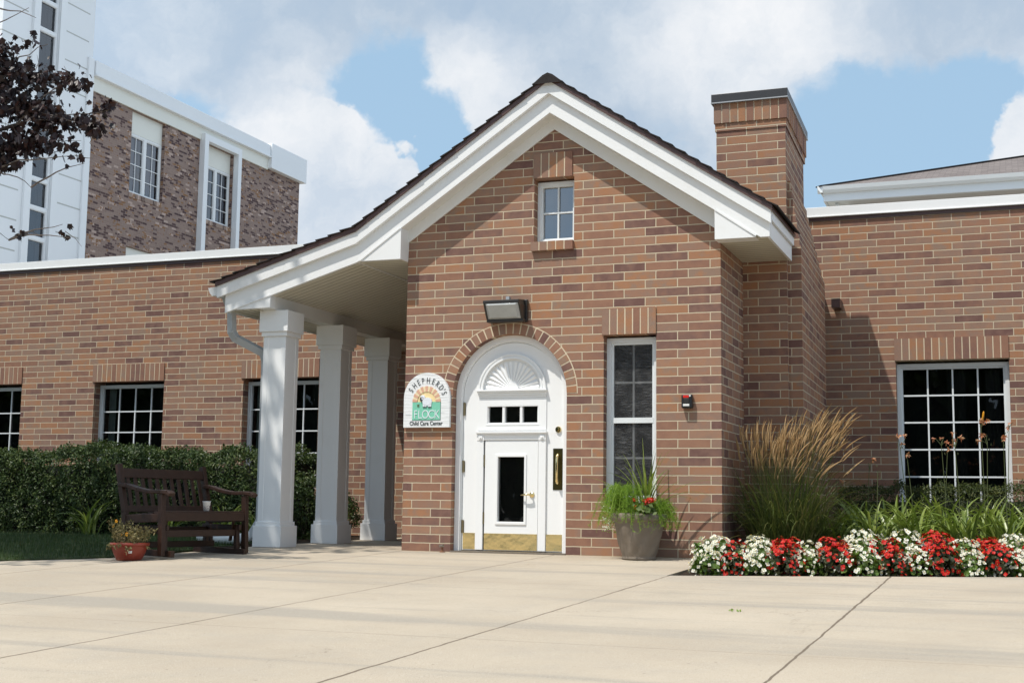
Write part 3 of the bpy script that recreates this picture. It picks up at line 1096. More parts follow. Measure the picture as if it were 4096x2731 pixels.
# ---- door
DY = 0.115
mb = MB()
lites = [(0.842, 0.986), (1.012, 1.166), (1.192, 1.344)]
holes = [[(a, 1.238), (b, 1.238), (b, 1.394), (a, 1.394)] for a, b in lites]
holes.append([(0.952, 0.295), (1.223, 0.295), (1.223, 0.910), (0.952, 0.910)])
mb.prism(archpoly(RI - 0.069, 0.022), holes, DY, DY + 0.05)
DOOR = mb.build('door', M['door_white'], ENT)
# dark gap behind the door edge
mb = MB()
mb.prism(archpoly(RI - 0.058, 0.018), [], DY + 0.054, DY + 0.060)
mb.build('shadow_gap', M['dark_gap'], DOOR)
# sunburst fan above the door
mb = MB()
FX, FZ = 1.088, 1.552
fo = arc(FX, FZ, 0.347, 0, math.pi, 40)
mb.prism(fo + list(reversed(arc(FX, FZ, 0.330, 0, math.pi, 40))), [], DY - 0.034, DY)
mb.prism(arc(FX, FZ, 0.331, 0, math.pi, 40) + list(reversed(arc(FX, FZ, 0.314, 0, math.pi, 40))), [], DY - 0.026, DY)
mb.prism(arc(FX, FZ, 0.315, 0, math.pi, 40) + list(reversed(arc(FX, FZ, 0.298, 0, math.pi, 40))), [], DY - 0.034, DY)
nr = 16
for i in range(nr):
    a0, a1 = math.pi * i / nr + 0.010, math.pi * (i + 1) / nr - 0.010
    am = (a0 + a1) / 2
    r0, r1 = 0.07, 0.272
    def pt(r, a, y): return (FX + r * math.cos(a), y, FZ + r * math.sin(a))
    mb.add([pt(r0, a0, DY - .003), pt(r1, a0, DY - .003), pt(r1, am, DY - .017), pt(r1, a1, DY - .003), pt(r0, a1, DY - .003), pt(r0, am, DY - .008)],
           [(0, 1, 2, 5), (5, 2, 3, 4), (1, 3, 2)])
mb.prism(arc(FX, FZ, 0.068, 0, math.pi, 20), [], DY - 0.022, DY)
mb.build('sunburst_fan', M['door_white'], DOOR, fix=True)
mb = MB()
mb.box(0.728, 1.446, DY - 0.048, DY, 1.538, 1.553)
mb.box(0.733, 1.441, DY - 0.036, DY, 1.522, 1.538)
mb.box(0.738, 1.437, DY - 0.024, DY, 1.500, 1.522)
mb.box(0.742, 1.433, DY - 0.014, DY, 1.478, 1.500)
mb.build('fan_cornice', M['door_white'], DOOR, bevel=0.003)
mb = MB()
mb.prism([(0.735, 1.166), (1.438, 1.166), (1.438, 1.477), (0.735, 1.477)], [[(0.834, 1.230), (1.352, 1.230), (1.352, 1.402), (0.834, 1.402)]], DY - 0.010, DY)
mb.box(0.82, 1.366, DY - 0.014, DY, 1.212, 1.222)
mb.build('transom_panel', M['door_white'], DOOR, bevel=0.002)
mb = MB()
mb.box(0.724, 1.448, DY - 0.046, DY, 1.136, 1.151)
mb.box(0.733, 1.441, DY - 0.030, DY, 1.122, 1.136)
mb.box(0.740, 1.436, DY - 0.020, DY, 1.072, 1.122)
for cx in (0.773, 1.402):
    mb.box(cx - 0.036, cx + 0.036, DY - 0.027, DY, 1.068, 1.121)
    for r_, d_ in ((0.022, 0.034), (0.009, 0.040)):
        mb.prism(arc(cx, 1.096, r_, 0, 2 * math.pi, 16)[:-1], [], DY - d_, DY - 0.02)
mb.build('small_door_cornice', M['door_white'], DOOR, bevel=0.002)
for a, b in ((0.727, 0.803), (1.364, 1.440)):
    mb = MB()
    mb.box(a, b, DY - 0.022, DY, 0.026, 1.071)
    mb.build('pilaster', M['door_white'], DOOR, bevel=0.003)
mb = MB()
mb.prism([(0.816, 0.028), (1.358, 0.028), (1.358, 1.064), (0.816, 1.064)], [[(0.952, 0.295), (1.223, 0.295), (1.223, 0.910), (0.952, 0.910)]], DY - 0.012, DY)
mb.prism([(0.930, 0.268), (1.245, 0.268), (1.245, 0.934), (0.930, 0.934)], [[(0.953, 0.296), (1.222, 0.296), (1.222, 0.909), (0.953, 0.909)]], DY - 0.022, DY + 0.03)
mb.build('small_door', M['door_white'], DOOR, bevel=0.003)
for a, b, c, d in ((0.8055, 0.8135, 0.028, 1.068), (1.3595, 1.3635, 0.028, 1.068)):
    mb = MB()
    mb.box(a, b, DY - 0.0035, DY - 0.001, c, d)
    mb.build('door_gap', M['dark_gap'], DOOR)
mb = MB()
mb.face((0.95, DY + .02, 0.29), (1.225, DY + .02, 0.29), (1.225, DY + .02, 0.915), (0.95, DY + .02, 0.915))
mb.build('small_door_glass', M['glass'], DOOR, fix=False)
mb = MB()
for a, b in lites:
    mb.face((a - .002, DY + .03, 1.236), (b + .002, DY + .03, 1.236), (b + .002, DY + .03, 1.396), (a - .002, DY + .03, 1.396))
mb.build('transom_glass', M['glass'], DOOR, fix=False)
mb = MB()
mb.box(0.835, 1.352, DY - 0.0115, DY - 0.006, 1.394, 1.401)
for c in (0.999, 1.179):
    mb.box(c - 0.012, c + 0.012, DY - 0.006, DY + 0.028, 1.232, 1.400)
mb.build('transom_bar', M['door_white'], DOOR)
for a, b in ((0.594, 0.724), (0.818, 1.356), (1.443, 1.600)):
    mb = MB()
    y0 = DY - (0.016 if a == 0.818 else 0.004)
    mb.box(a, b, y0, y0 + 0.003, 0.030, 0.184)
    kp = mb.build('kick_plate', M['brass'], DOOR)
for z0, z1, x in ((1.310, 1.438, 0.5905), (0.762, 0.876, 0.5905), (0.182, 0.308, 0.5905), (0.818, 0.931, 0.8095), (0.270, 0.384, 0.8095)):
    mb = MB()
    for q in range(5):
        h = (z1 - z0) / 5
        mb.tube([(x, DY - 0.012, z0 + q * h + 0.001), (x, DY - 0.012, z0 + (q + 1) * h - 0.001)], 0.0085, 8)
    mb.box(x - 0.016, x + 0.014, DY - 0.006, DY - 0.0035, z0 + 0.004, z1 - 0.004)
    mb.build('hinge', M['hinge'], DOOR)
mb = MB()
mb.tube([(1.557, DY, 1.168), (1.557, DY - 0.016, 1.168)], [0.031, 0.027], 20)
mb.tube([(1.557, DY - 0.016, 1.168), (1.557, DY - 0.024, 1.168)], [0.014, 0.012], 14)
mb.build('deadbolt', M['brass'], DOOR)
mb = MB()
mb.box(1.507, 1.602, DY - 0.005, DY, 0.600, 0.989)
for x in (1.517, 1.592):
    for z in (0.612, 0.795, 0.977):
        mb.tube([(x, DY - .004, z), (x, DY - .008, z)], 0.004, 8)
mb.build('pull_plate', M['brass_dark'], DOOR)
mb = MB()
pp = [(1.562, DY - .004, 0.925), (1.562, DY - .030, 0.932), (1.562, DY - .052, 0.915), (1.562, DY - .060, 0.88), (1.562, DY - .060, 0.71), (1.562, DY - .052, 0.675), (1.562, DY - .030, 0.658), (1.562, DY - .004, 0.665)]
mb.tube(pp, [0.014, 0.013, 0.012, 0.011, 0.011, 0.012, 0.013, 0.014], 10)
mb.build('pull_handle', M['brass'], DOOR, smooth=True)
mb = MB()
mb.tube([(1.302, DY - .012, 0.553), (1.302, DY - .022, 0.553)], [0.027, 0.024], 18)
mb.tube([(1.302, DY - .02, 0.553), (1.302, DY - .055, 0.553)], 0.009, 10)
mb.tube([(1.304, DY - .055, 0.553), (1.255, DY - .060, 0.555), (1.205, DY - .054, 0.547)], [0.010, 0.009, 0.007], 10)
mb.build('lever_handle', M['brass'], DOOR, smooth=True)
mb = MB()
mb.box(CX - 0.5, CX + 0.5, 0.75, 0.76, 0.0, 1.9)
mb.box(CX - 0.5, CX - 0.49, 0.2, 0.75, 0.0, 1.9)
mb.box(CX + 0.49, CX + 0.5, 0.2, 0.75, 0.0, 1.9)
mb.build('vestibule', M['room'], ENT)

# ---- roof trim
S1 = 0.665                                # main slope
S2 = 0.298                                # porch slope
AX = 1.545
KX = -0.47                                # where the slope breaks


def rake(top, bot, y0, y1, xr, xl, ku=KX):
    """rake board: outline given by heights of its top and bottom edges at the apex"""
    zk_t = top - S1 * (AX - ku)
    zk_b = bot - S1 * (AX - ku)
    q = [(AX, top), (xr, top - S1 * (xr - AX)), (xr, bot - S1 * (xr - AX)), (AX, bot), (ku, zk_b), (xl, zk_b - S2 * (ku - xl)), (xl, zk_t - S2 * (ku - xl)), (ku, zk_t)]
    m = MB()
    m.prism(q, [], y0, y1)
    return m


m = rake(4.474, 4.345, -0.232, -0.19, 3.640, -2.06)
m.build('upper_rake_board', M['white'], ENT, bevel=0.003)
m = MB()
lz = lambda z, x: z - S1 * (x - AX)
zkt, zkb = lz(4.36, 2 * AX - KX), lz(4.166, 2 * AX - KX)
# the lower board is cut level at the right eave
m.prism([(AX, 4.36), (3.620, lz(4.36, 3.620)), (3.620, 2.842), (AX + (4.166 - 2.842) / S1, 2.842), (AX, 4.166), (KX, zkb), (-1.985, zkb - S2 * (KX + 1.985)), (-1.985, zkt - S2 * (KX + 1.985)), (KX, zkt)], [], -0.188, -0.148)
m.build('lower_rake_board', M['white'], ENT, bevel=0.003)
m = MB()
m.prism([(AX, 4.515), (3.655, 4.515 - S1 * (3.655 - AX)), (3.655, 4.466 - S1 * (3.655 - AX)), (AX, 4.466), (KX, 4.466 - S1 * (AX - KX)), (-2.075, 4.466 - S1 * (AX - KX) - S2 * (KX + 2.075)),
         (-2.075, 4.515 - S1 * (AX - KX) - S2 * (KX + 2.075)), (KX, 4.515 - S1 * (AX - KX))], [], -0.250, -0.226)
m.build('drip_edge', M['dark_trim'], ENT)
# gable-side soffit under the rake, and frieze on the wall
m = MB()
zb = 4.168
m.prism([(AX, zb + 0.03), (3.13, zb + 0.03 - S1 * (3.13 - AX)), (3.13, zb - S1 * (3.13 - AX)), (AX, zb), (0.0, zb - S1 * AX), (0.0, zb + 0.03 - S1 * AX)], [], -0.149, -0.022)
m.build('rake_soffit', M['white_old'], ENT)
m = MB()
m.prism([(AX, zb), (3.135, zb - S1 * (3.135 - AX)), (3.135, 2.955), (3.09, 2.985), (AX - 0.012, 4.05), (0.012, 3.03), (0.004, 2.835), (-0.012, 2.835), (-0.012, zb - S1 * (AX + .012))], [], -0.024, -0.003)
m.build('frieze_board', M['white_old'], ENT, bevel=0.002)
# boxed eave returns (the flat triangular ends of the soffits)
m = MB()
m.prism([(0.008, 2.834), (0.008, zb - S1 * (AX - 0.008) + 0.01), (-0.435, 2.834)], [], -0.193, -0.024)
m.build('eave_return', M['white'], ENT, bevel=0.002)
m = MB()
m.prism([(3.128, 2.843), (3.50, 2.843), (3.128, zb - S1 * (3.128 - AX) + 0.01)], [], -0.193, -0.024)
m.build('eave_return', M['white'], ENT, bevel=0.002)
zk_b = 4.166 - S1 * (AX - KX)
m = MB()
m.prism([(-1.446, 2.412), (-1.446, zk_b - S2 * (KX + 1.446) + 0.012), (-1.90, 2.405)], [], -0.193, -0.090)
m.build('eave_return', M['white'], ENT, bevel=0.002)
# moulding strips along the tops of the returns
for (xa, za), (xb, zb2) in (((0.0, zb - S1 * AX + 0.004), (-0.44, 2.838)), ((3.135, zb - S1 * (3.135 - AX) + 0.004), (3.50, 2.856)), ((-1.45, zk_b - S2 * (KX + 1.45) + 0.004), (-1.88, 2.412))):
    m = MB()
    m.bar((xa, -0.194, za), (xb, -0.194, zb2), 0.014, 0.016, (0, 1, 0))
    m.build('return_moulding', M['white'], ENT)
# porch ceiling: level by the wall, then sloping to the beam
m = MB()
m.box(-0.46, -0.002, -0.149, 3.66, 2.832, 2.86)
m.prism([(-0.46, 2.832), (-0.46, 2.87), (-1.50, 2.87 - 0.30 * 1.04), (-1.50, 2.832 - 0.293 * 1.04)], [], -0.148, 3.66)
m.build('porch_ceiling', M['bead_y'], ENT)
m = MB()
m.box(-0.475, -0.452, -0.146, 3.65, 2.823, 2.832)
m.build('ceiling_batten', M['white_old'], ENT)
m = MB()
m.box(-1.60, -1.452, -0.088, 3.66, 2.405, 2.60)
m.build('porch_beam', M['white_old'], ENT)
m = MB()
m.box(-1.97, -1.602, -0.147, 3.66, 2.402, 2.425)
m.build('eave_soffit', M['bead_x'], ENT)
m = MB()
m.box(-1.995, -1.972, -0.147, 3.66, 2.392, 2.575)
m.box(-2.055, -2.012, -0.187, 3.66, 2.552, 2.665)
m.build('fascia_board', M['white'], ENT)
# right eave
m = MB()
m.box(3.142, 3.60, -0.147, 1.03, 2.846, 2.87)
m.build('eave_soffit', M['bead_y'], ENT)
m = MB()
m.box(3.598, 3.622, -0.147, 1.03, 2.836, 3.00)
m.box(3.624, 3.645, -0.187, 1.03, 2.985, 3.082)
m.build('fascia_board', M['white'], ENT)
# roof shingles in overlapping courses
m = MB()


def courses(xa, za, xb, zb_, n, y0, y1):
    for i in range(n):
        u0, u1 = i / n, (i + 1.18) / n
        p0 = Vector((xa + (xb - xa) * u0, 0, za + (zb_ - za) * u0))
        p1 = Vector((xa + (xb - xa) * u1, 0, za + (zb_ - za) * u1))
        d = (p1 - p0).normalized()
        nn = Vector((-d.z, 0, d.x))
        if nn.z < 0:
            nn = -nn
        a, b = p0 + nn * 0.004, p1 + nn * 0.024
        yy = y0 - rnd.uniform(0, 0.012)
        y1_ = 1.035 if p0.x > 2.80 else y1
        q = [a - nn * 0.006, b - nn * 0.012, b, a]
        m.add([(k.x, yy, k.z) for k in q] + [(k.x, y1_, k.z) for k in q], [(0, 1, 2, 3), (7, 6, 5, 4), (0, 4, 5, 1), (1, 5, 6, 2), (2, 6, 7, 3), (3, 7, 4, 0)])


zk = 4.512 - S1 * (AX - KX)
courses(AX, 4.512, KX, zk, 17, -0.262, 3.66)
courses(KX, zk, -2.10, zk - S2 * (KX + 2.10), 12, -0.262, 3.66)
courses(AX, 4.512, 3.672, 4.512 - S1 * (3.672 - AX), 18, -0.262, 3.4)
# ridge cap
for yy in np.arange(-0.27, 3.4, 0.16):
    m.add([(AX - 0.155, yy, 4.432), (AX - 0.05, yy, 4.515), (AX, yy, 4.536), (AX + 0.05, yy, 4.515), (AX + 0.155, yy, 4.432), (AX - 0.155, yy + .2, 4.424), (AX - 0.05, yy + .2, 4.507), (AX, yy + .2, 4.528), (AX + 0.05, yy + .2, 4.507), (AX + 0.155, yy + .2, 4.424)], [(0, 1, 6, 5), (1, 2, 7, 6), (2, 3, 8, 7), (3, 4, 9, 8), (0, 4, 3, 2, 1)])
m.build('roof', M['shingle'], ENT, fix=True)
m = MB()
m.prism([(2.85, 4.508 - S1 * (2.85 - AX)), (3.66, 4.508 - S1 * (3.66 - AX)), (3.66, 4.47 - S1 * (3.66 - AX)), (2.85, 4.44 - S1 * (2.85 - AX))], [], -0.224, 1.033)
m.prism([(AX, 4.508), (2.849, 4.508 - S1 * (2.849 - AX)), (2.849, 4.44 - S1 * (2.849 - AX)), (AX, 4.40), (KX, 4.44 - S1 * (AX - KX)), (-2.06, 4.44 - S1 * (AX - KX) - S2 * (KX + 2.06)), (-2.06, 4.50 - S1 * (AX - KX) - S2 * (KX + 2.06)), (KX, 4.50 - S1 * (AX - KX))], [], -0.224, 3.65)
m.build('roof_deck', M['dark_trim'], ENT)

# gutter and downspout on the porch side
m = MB()
gq = [(-2.072, 2.655), (-2.072, 2.558), (-2.135, 2.558), (-2.165, 2.592), (-2.172, 2.625), (-2.190, 2.640), (-2.186, 2.646), (-2.165, 2.634), (-2.158, 2.598), (-2.130, 2.568), (-2.082, 2.566), (-2.082, 2.655)]
m.prism(gq, [], -0.20, 3.64)
m.prism([(-2.073, 2.655), (-2.073, 2.559), (-2.135, 2.559), (-2.165, 2.592), (-2.185, 2.642)], [], -0.205, -0.2005)
m.build('gutter', M['white'], ENT)
m = MB()


def downspout(pts, a=0.075, b=0.06):
    for p, q in zip(pts[:-1], pts[1:]):
        d = (Vector(q) - Vector(p)).normalized()
        m.bar(Vector(p) - d * 0.012, Vector(q) + d * 0.012, a, b, (0.3, 1, 0.1))


downspout([(-2.05, -0.10, 2.60), (-1.99, -0.05, 2.42), (-1.985, -0.04, 2.20), (-1.95, -0.02, 2.135), (-1.68, 0.10, 1.985), (-1.655, 0.11, 1.90), (-1.655, 0.11, 0.26), (-1.76, 0.11, 0.10)])
m.build('downspout', M['gutter_grey'], ENT)
m = MB()
m.tube([(-1.75, 0.11, 0.11), (-1.90, 0.14, 0.07), (-2.20, 0.25, 0.065), (-2.75, 0.70, 0.06)], [0.05, 0.058, 0.058, 0.058], 12)
m.v = [(x, y, z) for x, y, z in m.v]
m.build('drain_pipe', M['white_old'], ENT, smooth=True)

# porch columns
for k, y0 in enumerate((-0.05, 1.14, 2.31)):
    x1 = -1.32
    s = 0.325
    g0 = 0.008 * max(0, y0) + 0.001
    cx, cy = x1 - s / 2, y0 + s / 2
    m = MB()

    def ring(hw, z0, z1):
        m.box(cx - hw, cx + hw, cy - hw, cy + hw, z0, z1)
    hs = 0.1275
    m.box(cx - hs, cx + hs, cy - hs, cy + hs, 0.05, 2.16)
    # raised corner strips leave a sunk panel in each face
    for sx in (-1, 1):
        for sy in (-1, 1):
            m.box(cx + sx * (hs - 0.026) - 0.0295, cx + sx * (hs - 0.026) + 0.0295, cy + sy * (hs - 0.026) - 0.0295, cy + sy * (hs - 0.026) + 0.0295, 0.06, 2.13)
    c = m.build('porch_column', M['white'], ENT, bevel=0.003)
    m = MB()
    ring(s / 2, g0, 0.215)
    ring(s / 2 - 0.018, 0.2149, 0.255)
    m.build('plinth', M['white'], c, bevel=0.004)
    m = MB()
    ring(s / 2 + 0.004, 2.185, 2.4045)
    ring(s / 2 - 0.014, 2.140, 2.1851)
    m.build('capital', M['white'], c, bevel=0.004)

# chimney
m = MB()


def frustum(x0, x1, y0, y1, xb1, z0, z1):
    """box whose right side runs in slightly towards the back"""
    p = [(x0, y0), (x1, y0), (xb1, y1), (x0, y1)]
    m.add([(a, b, z0) for a, b in p] + [(a, b, z1) for a, b in p], [(0, 3, 2, 1), (4, 5, 6, 7), (0, 1, 5, 4), (1, 2, 6, 5), (2, 3, 7, 6), (3, 0, 4, 7)])


frustum(2.885, 3.572, 1.045, 2.55, 3.522, -0.05, 4.19)
# broad shoulder at the back right, stepping out course by course
for i, z in enumerate(np.arange(3.66, 2.95, -0.082)):
    frustum(3.0, 3.600 + 0.012 * i, 1.14 - 0.004 * i + 0.001, 2.56 + 0.07 * i, 3.552 + 0.011 * i, z - 0.082, z)
frustum(3.0, 3.700, 1.118, 3.3, 3.632, -0.05, 2.99)
CH = m.build('chimney', M['brick_chimney'], ENT)
m = MB()
frustum(2.875, 3.582, 1.035, 2.60, 3.535, 4.1905, 4.270)
m.build('corbel_course', M['brick_chimney'], CH)
a, b = brick_row(2.865, 3.592, 4.271, 4.47, 1.020, 1.10, 0.0815)
l = a.build('soldier_course', M['loose_brick'], CH)
m = MB()
frustum(2.869, 3.588, 1.026, 2.62, 3.541, 4.272, 4.469)
m.build('mortar_core', M['mortar'], CH)
a, b = brick_row(1.03, 2.63, 4.271, 4.47, -3.594, -3.50, 0.0815, 'yz')
a.v = [(x - (y - 1.03) * 0.030, y, z) for x, y, z in a.v]
a.build('soldier_course', M['loose_brick'], CH)
m = MB()
frustum(2.845, 3.605, 0.995, 2.66, 3.558, 4.482, 4.566)
m.build('chimney_cap', M['cap_metal'], CH, bevel=0.003)
m = MB()
frustum(2.842, 3.608, 0.992, 2.664, 3.561, 4.471, 4.4815)
m.build('cap_flange', M['galv'], CH)

# ================================================================== low wings
LY, RY = 3.69, 3.513


def wing(name, label, loc, x0, x1, y, holes, mat):
    t = thing(name, label, 'building', loc)
    m = MB()
    m.prism([(x0, -0.1), (x1, -0.1), (x1, 3.79), (x0, 3.79)], holes, y, y + 0.25)
    m.build('wall', M[mat], t)
    m = MB()
    m.box(x0, x1, y - 0.030, y + 0.22, 3.785, 3.902)
    m.box(x0, x1, y - 0.040, y - 0.0301, 3.785, 3.800)
    m.build('coping', M['white'], t, bevel=0.003)
    m = MB()
    m.box(x0, x1, y - 0.012, y - 0.0005, 3.742, 3.7845)
    m.build('flashing_strip', M['dark_trim'], t)
    return t


wins = [(-9.10, -7.925), (-6.640, -5.463), (-4.185, -3.020)]
LW = wing('low_wing', 'long low brick wing with flat white coping, behind the hedge and wooden bench', (-7, LY, 0), -15.0, 0.0, LY,
          [[(a, 0.62), (b, 0.62), (b, 2.103), (a, 2.103)] for a, b in wins], 'brick_left')
for a, b in wins:
    lintel(LW, a - 0.03, b, 2.104, 2.352, LY - 0.014, LY + 0.10)
    window(LW, a + 0.001, b - 0.001, 0.622, 2.070, LY + 0.13, 4, 5, fw=0.034, depth=0.06, bar=0.016, room=0.6,
           zrows=[0.81, 1.104, 1.398, 1.692], curtain=[(a + 0.07, a + 0.2, 'curtain'), (b - 0.25, b - 0.08, 'room')])
RW = wing('low_wing', 'low brick wing with one large gridded window, behind the daylilies', (8, RY, 0), 3.2, 13.0, RY, [[(4.369, 0.45), (5.556, 0.45), (5.556, 2.103), (4.369, 2.103)]], 'brick_right')
lintel(RW, 4.358, 5.556, 2.104, 2.352, RY - 0.014, RY + 0.10)
window(RW, 4.370, 5.555, 0.45, 2.075, RY + 0.09, 4, 5, fw=0.044, depth=0.06, bar=0.017, room=0.6, zrows=[0.520, 0.820, 1.120, 1.420, 1.720][0:5], curtain=[(4.9, 5.1, 'room'), (5.3, 5.46, 'room')])
m = MB()
m.box(3.0, 6.2, 6.6, 6.7, 3.9, 4.30)
m.build('roof_curb', M['galv'], RW)
m = MB()
m.box(-15, 0.0, LY + 0.251, 14, 3.6, 3.78)
m.build('flat_roof', M['roof_membrane'], LW)
m = MB()
m.box(3.2, 13, RY + 0.251, 14, 3.6, 3.78)
m.build('flat_roof', M['roof_membrane'], RW)
# scupper and small leader by the chimney
m = MB()
m.box(3.705, 3.80, 3.28, RY - 0.001, 2.70, 2.80)
m.build('scupper', M['dark_trim'], RW)

# ================================================================== far buildings
FX0 = -18.0
BB = thing('brick_block', 'tall mottled brick block with deep white cornice, behind the low wing', 'building', (FX0, 23, 0))
m = MB()
w1 = (19.11, 20.70)
w2 = (22.80, 24.40)
m.prism([(17.23, 0), (28.67, 0), (28.67, 11.85), (17.23, 11.85)], [[(w1[0], 9.2), (w1[1], 9.2), (w1[1], 11.62), (w1[0], 11.62)], [(w2[0], 9.2), (w2[1], 9.2), (w2[1], 11.62), (w2[0], 11.62)], [(w1[0], 5.5), (w1[1], 5.5), (w1[1], 7.63), (w1[0], 7.63)]], FX0, FX0 - 0.3, 'yz')
m.build('wall', M['brick_multi'], BB)
m = MB()
m.box(FX0 - 10, FX0 - 0.3, 28.6, 28.66, 0, 11.8)
m.build('end_wall', M['brick_multi'], BB)
m = MB()
m.box(FX0 + 0.002, FX0 + 0.06, 17.24, 26.45, 11.63, 12.10)
m.build('frieze_panel', M['cream'], BB)
m = MB()
m.box(FX0 - 0.5, FX0 + 0.15, 17.24, 26.44, 12.10, 12.47)
m.box(FX0 - 0.5, FX0 + 0.19, 17.24, 26.441, 12.03, 12.099)
m.build('cornice', M['white_panel'], BB, bevel=0.01)
m = MB()
m.box(FX0 - 10, FX0 + 0.20, 26.45, 28.82, 11.68, 12.54)
m.build('end_cornice', M['white_panel'], BB, bevel=0.01)
for a, b in (w1, w2):
    m = MB()
    m.box(FX0 - 0.16, FX0 - 0.11, a, b, 10.98, 11.62)
    m.build('spandrel_panel', M['cream'], BB)
    lintel(BB, a - 0.02, b + 0.02, 9.06, 9.198, -FX0 - 0.02, -FX0 + 0.15, 'window_sill', 'yz', 'loose_multi', 0.07)
    mid = (a + b) / 2
    for p, q in ((a + 0.01, mid), (mid, b - 0.01)):
        window(BB, p, q, 9.2, 10.97, -FX0 + 0.10, 2, 4, fw=0.06, depth=0.06, bar=0.022, glass='glass_far', mat='white', plane='yz', room=0.4, curtain=[(p + .1, q - .1, 'curtain_light')])
m = MB()
for a, b in ((22.50, 22.72), (24.42, 24.62)):
    m.box(FX0 + 0.002, FX0 + 0.20, a, b, 4.0, 11.83)
m.box(FX0 + 0.003, FX0 + 0.199, 22.721, 24.419, 11.62, 11.829)
m.build('window_surround', M['white_panel'], BB, bevel=0.01)
m = MB()
m.box(FX0 - 0.12, FX0 - 0.08, w1[0], w1[1], 5.6, 7.62)
m.build('lower_panel', M['cream'], BB)

TW = thing('stair_tower', 'tall white panelled tower with one narrow strip of windows, left of the mottled brick', 'tower', (FX0, 15.4, 0))
m = MB()
strip = [(14.98, 3.0), (15.74, 3.0), (15.74, 20.8), (14.98, 20.8)]
m.prism([(13.7, 0), (17.2, 0), (17.2, 21), (13.7, 21)], [strip], FX0 + 0.05, FX0 - 0.3, 'yz')
m.build('wall', M['tower_panel'], TW)
m = MB()
for a, b in ((14.74, 14.98), (15.74, 15.98)):
    m.box(FX0 + 0.051, FX0 + 0.13, a, b, 0, 21)
m.box(FX0 + 0.051, FX0 + 0.11, 16.98, 17.22, 0, 12.5)
m.build('pilaster_strip', M['white_panel'], TW, bevel=0.008)
zz = [3.2, 4.9, 5.7, 7.11, 7.90, 8.66, 9.34, 10.3, 11.14, 12.66, 13.46, 14.9, 15.7, 16.5, 17.9, 18.7, 20.0]
for za, zb2 in zip(zz[:-1], zz[1:]):
    window(TW, 14.985, 15.735, za, zb2, -FX0 - 0.045, 1, 1, fw=0.045, depth=0.08, glass='glass_far', mat='white_panel', plane='yz', room=0.25, curtain=[(15.06, 15.45, 'far_blind'), (15.50, 15.66, 'far_blind')])
m = MB()
m.box(FX0 - 3, FX0 + 0.02, 13.72, 17.18, 0.0, 20.9)
m.v = [(min(x, FX0 - 0.9), y, z) for x, y, z in m.v]
m.build('core_wall', M['white_panel'], TW)

HB = thing('hip_roofed_house', 'far brick house with brown hip roof and white gutter, over the low wing', 'building', (8, 24, 0))
m = MB()
m.box(1.62, 30, 23.75, 40, 0, 8.46)
m.build('wall', M['brick_house'], HB)
m = MB()
m.box(1.12, 31, 23.12, 40.6, 8.44, 8.462)
m.build('soffit', M['vinyl'], HB)
m = MB()
m.box(1.10, 31, 23.06, 23.119, 8.45, 8.72)
m.box(1.04, 1.099, 23.06, 40, 8.45, 8.72)
m.build('fascia', M['white_panel'], HB)
m = MB()
m.prism([(23.058, 8.83), (23.058, 8.66), (22.98, 8.66), (22.93, 8.73), (22.90, 8.83)], [], 0.90, 31, 'yz')
m.prism([(1.038, 8.83), (1.038, 8.66), (0.98, 8.66), (0.93, 8.73), (0.90, 8.83)], [], 22.9, 40, 'xz')
m.build('gutter', M['white'], HB)
m = MB()
t_ = 7.5
m.face((0.92, 22.92, 8.82), (31, 22.92, 8.82), (31 - t_, 22.92 + t_, 8.82 + .33 * t_), (0.92 + t_, 22.92 + t_, 8.82 + .33 * t_))
m.face((0.92, 40, 8.82), (0.92, 22.92, 8.82), (0.92 + t_, 22.92 + t_, 8.82 + .33 * t_), (0.92 + t_, 40, 8.82 + .33 * t_))
m.build('roof', M['far_shingle'], HB, fix=False)
m = MB()
m.bar((0.92, 22.92, 8.83), (0.92 + t_, 22.92 + t_, 8.84 + .33 * t_), 0.20, 0.035)
m.build('hip_cap', M['shingle'], HB)
m = MB()
m.tube([(1.35, 23.3, 8.44), (1.5, 23.7, 8.1), (1.5, 23.7, 0)], 0.05, 8)
m.build('downspout', M['vinyl'], HB)
# ================================================================== objects on the entrance wall
# ---- wall light
WL = thing('wall_light', 'dark bronze floodlight with frosted lens, on the brick above the arched door', 'light', (1.09, 0, 2.28))
m = MB()
m.box(0.895, 1.285, -0.045, -0.002, 2.185, 2.402)
m.build('back_plate', M['bronze'], WL, bevel=0.006)
m = MB()
# hood: deeper at the top than at the foot
P0 = [(-0.046, 2.398), (-0.215, 2.378), (-0.217, 2.352), (-0.118, 2.190), (-0.046, 2.186)]
GQ = [(-0.205, 2.350), (-0.120, 2.206)]
m.prism([(-0.046, 2.398), (-0.215, 2.380), (-0.215, 2.352), (-0.046, 2.352)], [], 0.898, 1.262, 'yz')
m.prism([(-0.046, 2.209), (-0.124, 2.209), (-0.122, 2.182), (-0.046, 2.182)], [], 0.902, 1.276, 'yz')
m.prism([(-0.046, 2.352), (-0.214, 2.352), (-0.123, 2.209), (-0.046, 2.209)], [], 0.900, 0.918, 'yz')
m.prism([(-0.046, 2.352), (-0.214, 2.352), (-0.123, 2.209), (-0.046, 2.209)], [], 1.252, 1.266, 'yz')
m.build('housing', M['bronze'], WL, bevel=0.003)
m = MB()
m.add([(0.918, -0.206, 2.351), (1.252, -0.206, 2.351), (1.252, -0.120, 2.210), (0.918, -0.120, 2.210), (0.945, -0.219, 2.332), (1.226, -0.219, 2.332), (1.226, -0.148, 2.222), (0.945, -0.148, 2.222)],
      [(0, 1, 5, 4), (1, 2, 6, 5), (2, 3, 7, 6), (3, 0, 4, 7), (4, 5, 6, 7)])
m.build('lens', M['lens'], WL, bevel=0.004)
m = MB()
